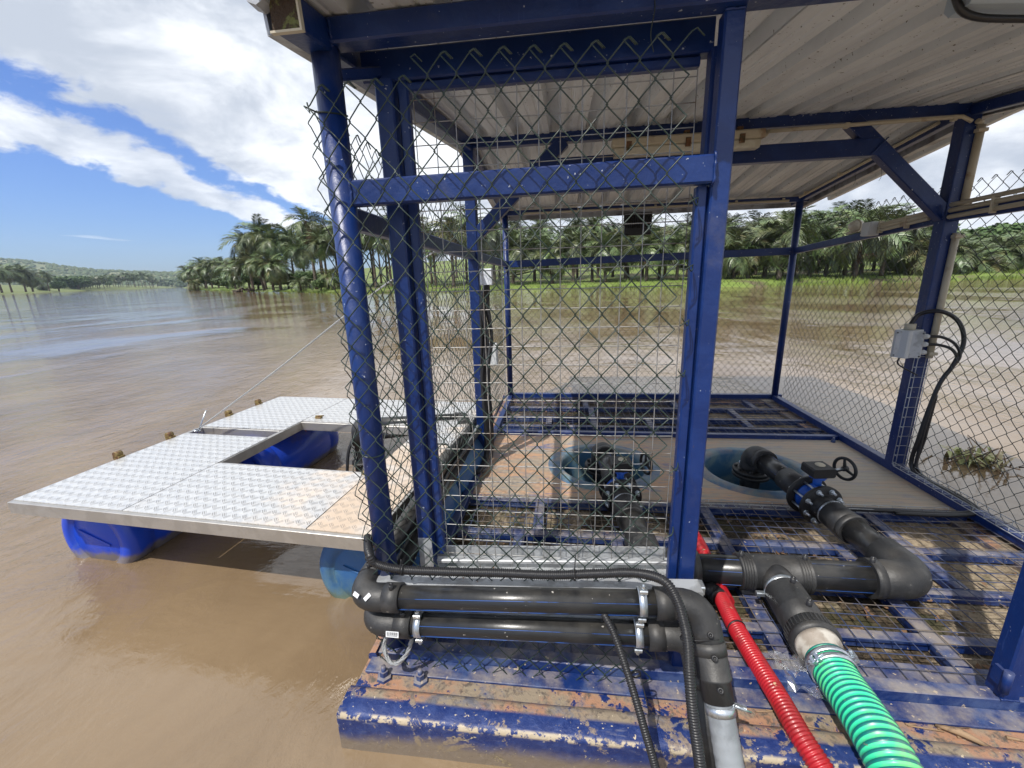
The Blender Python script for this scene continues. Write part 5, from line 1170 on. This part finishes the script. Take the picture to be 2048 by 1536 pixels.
# wire rope loop at the corner post
P = [at(778, 1262, y=-.07), at(768, 1290, y=-.09), at(776, 1318, y=-.11), at(792, 1328, y=-.12), at(812, 1310, y=-.11), at(822, 1284, y=-.1), at(824, 1262, y=-.08)]
def rope(P, r, m='rope_wire', strands=3):
    mb = MB(); Q = resample(smooth_path(P, 10), r * 1.1); 
    for s_ in range(strands):
        pts = []
        for i, q in enumerate(Q):
            tt = (Q[min(i + 1, len(Q) - 1)] - Q[max(i - 1, 0)]).normalized(); a = tt.orthogonal() if abs(tt.z) > .95 else tt.cross(V((0, 0, 1))).normalized(); b_ = tt.cross(a); an = i * .5 + s_ * 2 * math.pi / strands
            pts.append(q + (a * math.cos(an) + b_ * math.sin(an)) * r * .5)
        mb.tube(pts, r * .62, 6)
    return mb
tag(rope(P, .0075).build('wire_rope', 'rope_wire'), 'loop of steel wire rope slung round the foot of the round corner post', 'rope')

# ------------------------------------------------------------------ floating walkway raft
RZ = .36; RO = V((-2.28, .398, RZ)); th_ = R_(-4.3); ex, ey = V((math.cos(th_), math.sin(th_), 0)), V((-math.sin(th_), math.cos(th_), 0))
raft = bpy.data.objects.new('walkway_raft', None); C.objects.link(raft); raft.location = RO; raft.rotation_euler = (0, 0, th_); raft['label'] = 'U shaped floating walkway of aluminium tread plates left of the cage'; raft['category'] = 'floating walkway'
def rbuild(mb, nm, m):          # raft meshes are written in the raft's own axes
    me_o = mb.build(nm, m); me_o.parent = raft; return me_o
def plate(x0, x1, y0, y1, m):
    mb = MB(); z_ = .0; th = .004
    n = mb.add(((x0, y0, z_), (x1, y0, z_), (x1, y1, z_), (x0, y1, z_), (x0, y0, -th), (x1, y0, -th), (x1, y1, -th), (x0, y1, -th)))
    for f in ((0, 1, 2, 3), (7, 6, 5, 4), (0, 4, 5, 1), (1, 5, 6, 2), (2, 6, 7, 3), (3, 7, 4, 0)): mb.face(tuple(n + q for q in f))
    return rbuild(mb, 'tread_plate', m)
def edge(x0, y0, x1, y1, w_=.03): mb = MB(); mb.beam((x0, y0, -.038), (x1, y1, -.038), w_, .066, c=.002); return rbuild(mb, 'frame_bar', 'alu_frame')
A_ = .735; B_ = 1.78
plate(.008, A_ - .003, .008, .99, 'tread_plate'); plate(.008, A_ - .003, 1.15, 1.99, 'tread_plate'); plate(A_ + .003, B_ - .003, .008, .562, 'tread_plate_stained'); plate(B_ + .003, 2.1, .008, 1.02, 'tread_plate_muddy')
plate(A_ + .003, B_ - .003, 1.36, 1.99, 'tread_plate'); plate(B_ + .003, 2.1, 1.05, 1.99, 'tread_plate')
for s_ in ((0, .0, 2.1, .0), (0, .016, 0, 2.0), (A_ - .01, .58, A_ - .01, 1.35), (A_, .567, B_, .567), (A_, 1.35, B_, 1.35), (B_ + .01, .58, B_ + .01, 1.34), (0.016, 2.0, 2.1, 2.0), (.016, .995, A_ - .03, .995), (.016, 1.145, A_ - .03, 1.145), (2.1, .02, 2.1, 1.99)): edge(*s_)
for (x, y) in ((-.02, .55), (-.02, .9), (-.02, 1.42), (-.02, 1.75)):
    mb = MB(); mb.box((x, y, .0), (.05, .04, .025)); mb.cyl((x - .005, y - .02, .022), (x - .005, y + .02, .022), .02, 10); mb.cyl((x, y - .028, -.01), (x, y + .028, -.01), .006, 8); rbuild(mb, 'hinge_lug', 'brass')
mb = MB(); mb.box((A_ + .1, 1.43, .008), (.05, .03, .016)); mb.cyl((A_ + .08, 1.42, .022), (A_ + .14, 1.44, .02), .006, 8); rbuild(mb, 'shackle', 'brass')
mb = MB(); mb.box((B_ - .02, .55, .01), (.03, .03, .02)); rbuild(mb, 'shackle', 'brass')
mb = MB(); mb.cyl((.05, 1.05, -.02), (.12, 1.1, .15), .005, 6); mb.torus(V((.04, 1.06, .0)), V((.3, .2, 1)), .02, .004, 14, 6); rbuild(mb, 'turnbuckle', 'zinc')
def drum(x, y, L, m, label, r0=.262, z0=-.342, axis=(0, 1, 0)):
    c_ = RO + ex * x + ey * y + V((0, 0, z0)); t = thing('float_drum', label, 'drum', c_, 'float drums under the walkway')
    ax = ey if axis[1] else ex
    mb = MB(); pf = [(0, .012), (r0 * .62, .012), (r0 * .66, .02), (r0 * .7, .0), (r0 * .86, .0), (r0 * .95, .012), (r0, .045), (r0, .12), (r0 * .975, .135), (r0 * .975, .15), (r0, .165), (r0, L - .165), (r0 * .975, L - .15), (r0 * .975, L - .135), (r0, L - .12), (r0, L - .045), (r0 * .93, L), (0, L)]
    mb.lathe(pf, c_, ax, 40); mb.build('body', m, t)
    side = V((0, 0, 1)).cross(ax).normalized()
    mb = MB(); q = c_ + ax * .008; mb.beam(q - side * .1 - V((0, 0, .03)), q + side * .11 + V((0, 0, .05)), .008, .012, c=.002); mb.build('rib', m, t)
    return t
drum(.2, .17, .86, 'drum_blue', 'clean bright blue drum under the near left corner of the walkway')
drum(.40, 1.02, .9, 'drum_blue', 'blue drum with an orange strap under the far left plate of the walkway')
drum(1.95, .13, .8, 'drum_faded', 'faded greenish blue drum under the muddy right plate beside the pipes')
drum(1.93, 1.0, .9, 'drum_faded', 'faded drum behind the muddy plate near the hanging pump')
mb = MB(); c_ = RO + ex * .40 + ey * 1.6 + V((0, 0, -.335)); mb.lathe([(.257, -.02), (.262, -.02), (.262, .02), (.257, .02)], c_, (ey + ex * .35).normalized(), 40); tag(mb.build('strap', 'strap_orange'), 'orange strap round the drum in the walkway opening', 'strap')
# mooring cable from raft up to the cage
P = [RO + ex * .05 + ey * 1.06 + V((0, 0, .01)), at(560, 745, y=1.3), at(700, 622, y=1.2), at(745, 588, y=1.2), V((0.0, 1.1, 1.62))]
tag(rope([P[0], P[0].lerp(P[3], .5) + V((0, 0, -.012)), P[3], P[4]], .005).build('mooring_cable', 'rope_wire'), 'steel mooring cable stretched from the walkway up to the cage wall', 'cable')
# pump hanging in the opening
pe = V((-.93, 1.63, .36)); t = thing('submersible_pump', 'black pump unit hanging in the walkway opening below a pipe bend', 'pump', pe)
q1 = at(925, 838, y=1.83); mb = MB(); mb.tube([pe + V((0, 0, -.16))] + elbow(pe, V((0, 0, 1)), (q1 - pe).normalized(), .05, .07) + [pe + (q1 - pe).normalized() * .13], .062, 22); mb.build('elbow', 'black_fitting', t)
mb = MB(); mb.cyl(pe, q1, .048, 22); mb.build('pipe', 'black_pipe', t); mb = MB(); mb.tube([q1 + V((-.06, 0, 0)), q1, V((-.1, 1.68, q1.z - .01))], .055, 18); mb.build('elbow', 'black_fitting', t)
mb = MB(); mb.lathe([(0, 0), (.06, 0), (.062, -.02), (.052, -.03), (.052, -.2), (.066, -.22), (.066, -.34), (.05, -.36), (.05, -.5), (0, -.5)], pe + V((0, 0, -.12)), seg=22); mb.build('pump_body', 'cast_black', t)
mb = MB(); mb.lathe([(0.05, 0), (.085, 0), (.085, -.02), (.05, -.02)], pe + V((0.0, 0, -.3)), seg=20); mb.box(pe + V((.11, -.02, -.18)), (.1, .1, .14)); mb.cyl(pe + V((.12, 0, -.1)), pe + V((.12, 0, .02)), .03, 12); mb.build('bracket', 'cast_black', t)
mb = MB(); mb.tube(smooth_path([pe + V((-.03, -.06, -.1)), pe + V((-.06, -.1, -.2)), pe + V((-.08, -.14, -.42)), pe + V((-.1, -.14, -.55))], 6), .012, 8); mb.build('cable', 'black_plastic', t)
q3 = pe + V((.1, -.02, -.09)); mb = MB(); mb.cyl(q3, q3 + V((.7, .16, .04)), .03, 14); mb.build('pipe', 'black_pipe', t)
# hoses and cables lying outside the left wall
t = thing('cable_bundle', 'tangle of grey and black hoses lying along the outside of the left wall', 'cables', (-.15, .9, .2)); r = random.Random(21)
for k in range(9):
    mb = MB(); x0 = -.2 + k * .018; rr = r.choice((.008, .011, .016)); P = [V((x0 + .03 + r.uniform(-.01, .01), .06 + r.uniform(0, .1), .2 + r.uniform(-.06, .1))), V((x0 + r.uniform(-.02, .03), .5, .16 + r.uniform(-.07, .12))), V((x0 + r.uniform(-.03, .02), 1.0, .2 + r.uniform(-.08, .1))), V((x0 + .02, 1.45, .26 + r.uniform(-.06, .06))), V((x0 + .06, 1.75, .3 + r.uniform(-.05, .05)))]
    mb.tube(smooth_path(P, 6), rr, 8); mb.build('cable', r.choice(('black_plastic', 'black_plastic', 'hose_grey')), t)

# ------------------------------------------------------------------ air over the river
if HAZE:
    mb = MB(); a, b_ = (-2600, -1200, WATER - 1.2), (2600, 2500, 240); n = mb.add([(x, y, z) for z in (a[2], b_[2]) for x, y in ((a[0], a[1]), (b_[0], a[1]), (b_[0], b_[1]), (a[0], b_[1]))])
    for f in ((0, 3, 2, 1), (4, 5, 6, 7), (0, 1, 5, 4), (1, 2, 6, 5), (2, 3, 7, 6), (3, 0, 4, 7)): mb.face(tuple(n + q for q in f))
    m = bpy.data.materials.new('air'); m.use_nodes = True; T = NT(m.node_tree); T.n.clear()
    pv = T.node('ShaderNodeVolumePrincipled', {'Color': (.66, .8, 1, 1), 'Density': .00012, 'Anisotropy': .2}); T.l.new(pv.outputs[0], T.node('ShaderNodeOutputMaterial').inputs['Volume']); MATS['air'] = m
    tag(mb.build('haze', 'air', kind='stuff'), 'thin pale haze lying over the river and hills', 'haze')
# ------------------------------------------------------------------ drifting weeds
p = at(1945, 925, z=WATER); t = thing('floating_weed', 'clump of yellow green uprooted reeds drifting in the river on the right', 'water weed', p); r = random.Random(6)
mb = MB()
for i in range(46):
    a = r.uniform(0, 6.28); q = p + V((r.gauss(0, .07), r.gauss(0, .06), .0)); l = r.uniform(.08, .2); e = q + V((math.cos(a) * l, math.sin(a) * l, r.uniform(.0, .1))); wv = V((-math.sin(a), math.cos(a), 0)) * r.uniform(.008, .02)
    m1 = q.lerp(e, .5) + V((0, 0, r.uniform(.02, .07))); n = mb.add((q - wv, q + wv, m1 + wv, m1 - wv, e)); mb.face((n, n + 1, n + 2, n + 3)); mb.face((n + 3, n + 2, n + 4))
mb.build('leaves', 'weed', t, kind='stuff'); mb = MB()
for i in range(24):
    a = r.uniform(0, 6.28); q = p + V((r.gauss(0, .14), r.gauss(0, .1), .03)); mb.tube([q, q + V((math.cos(a) * .12, math.sin(a) * .12, r.uniform(0, .14)))], [.006, .003], 4)
mb.build('roots', 'dry_stick', t, kind='stuff')
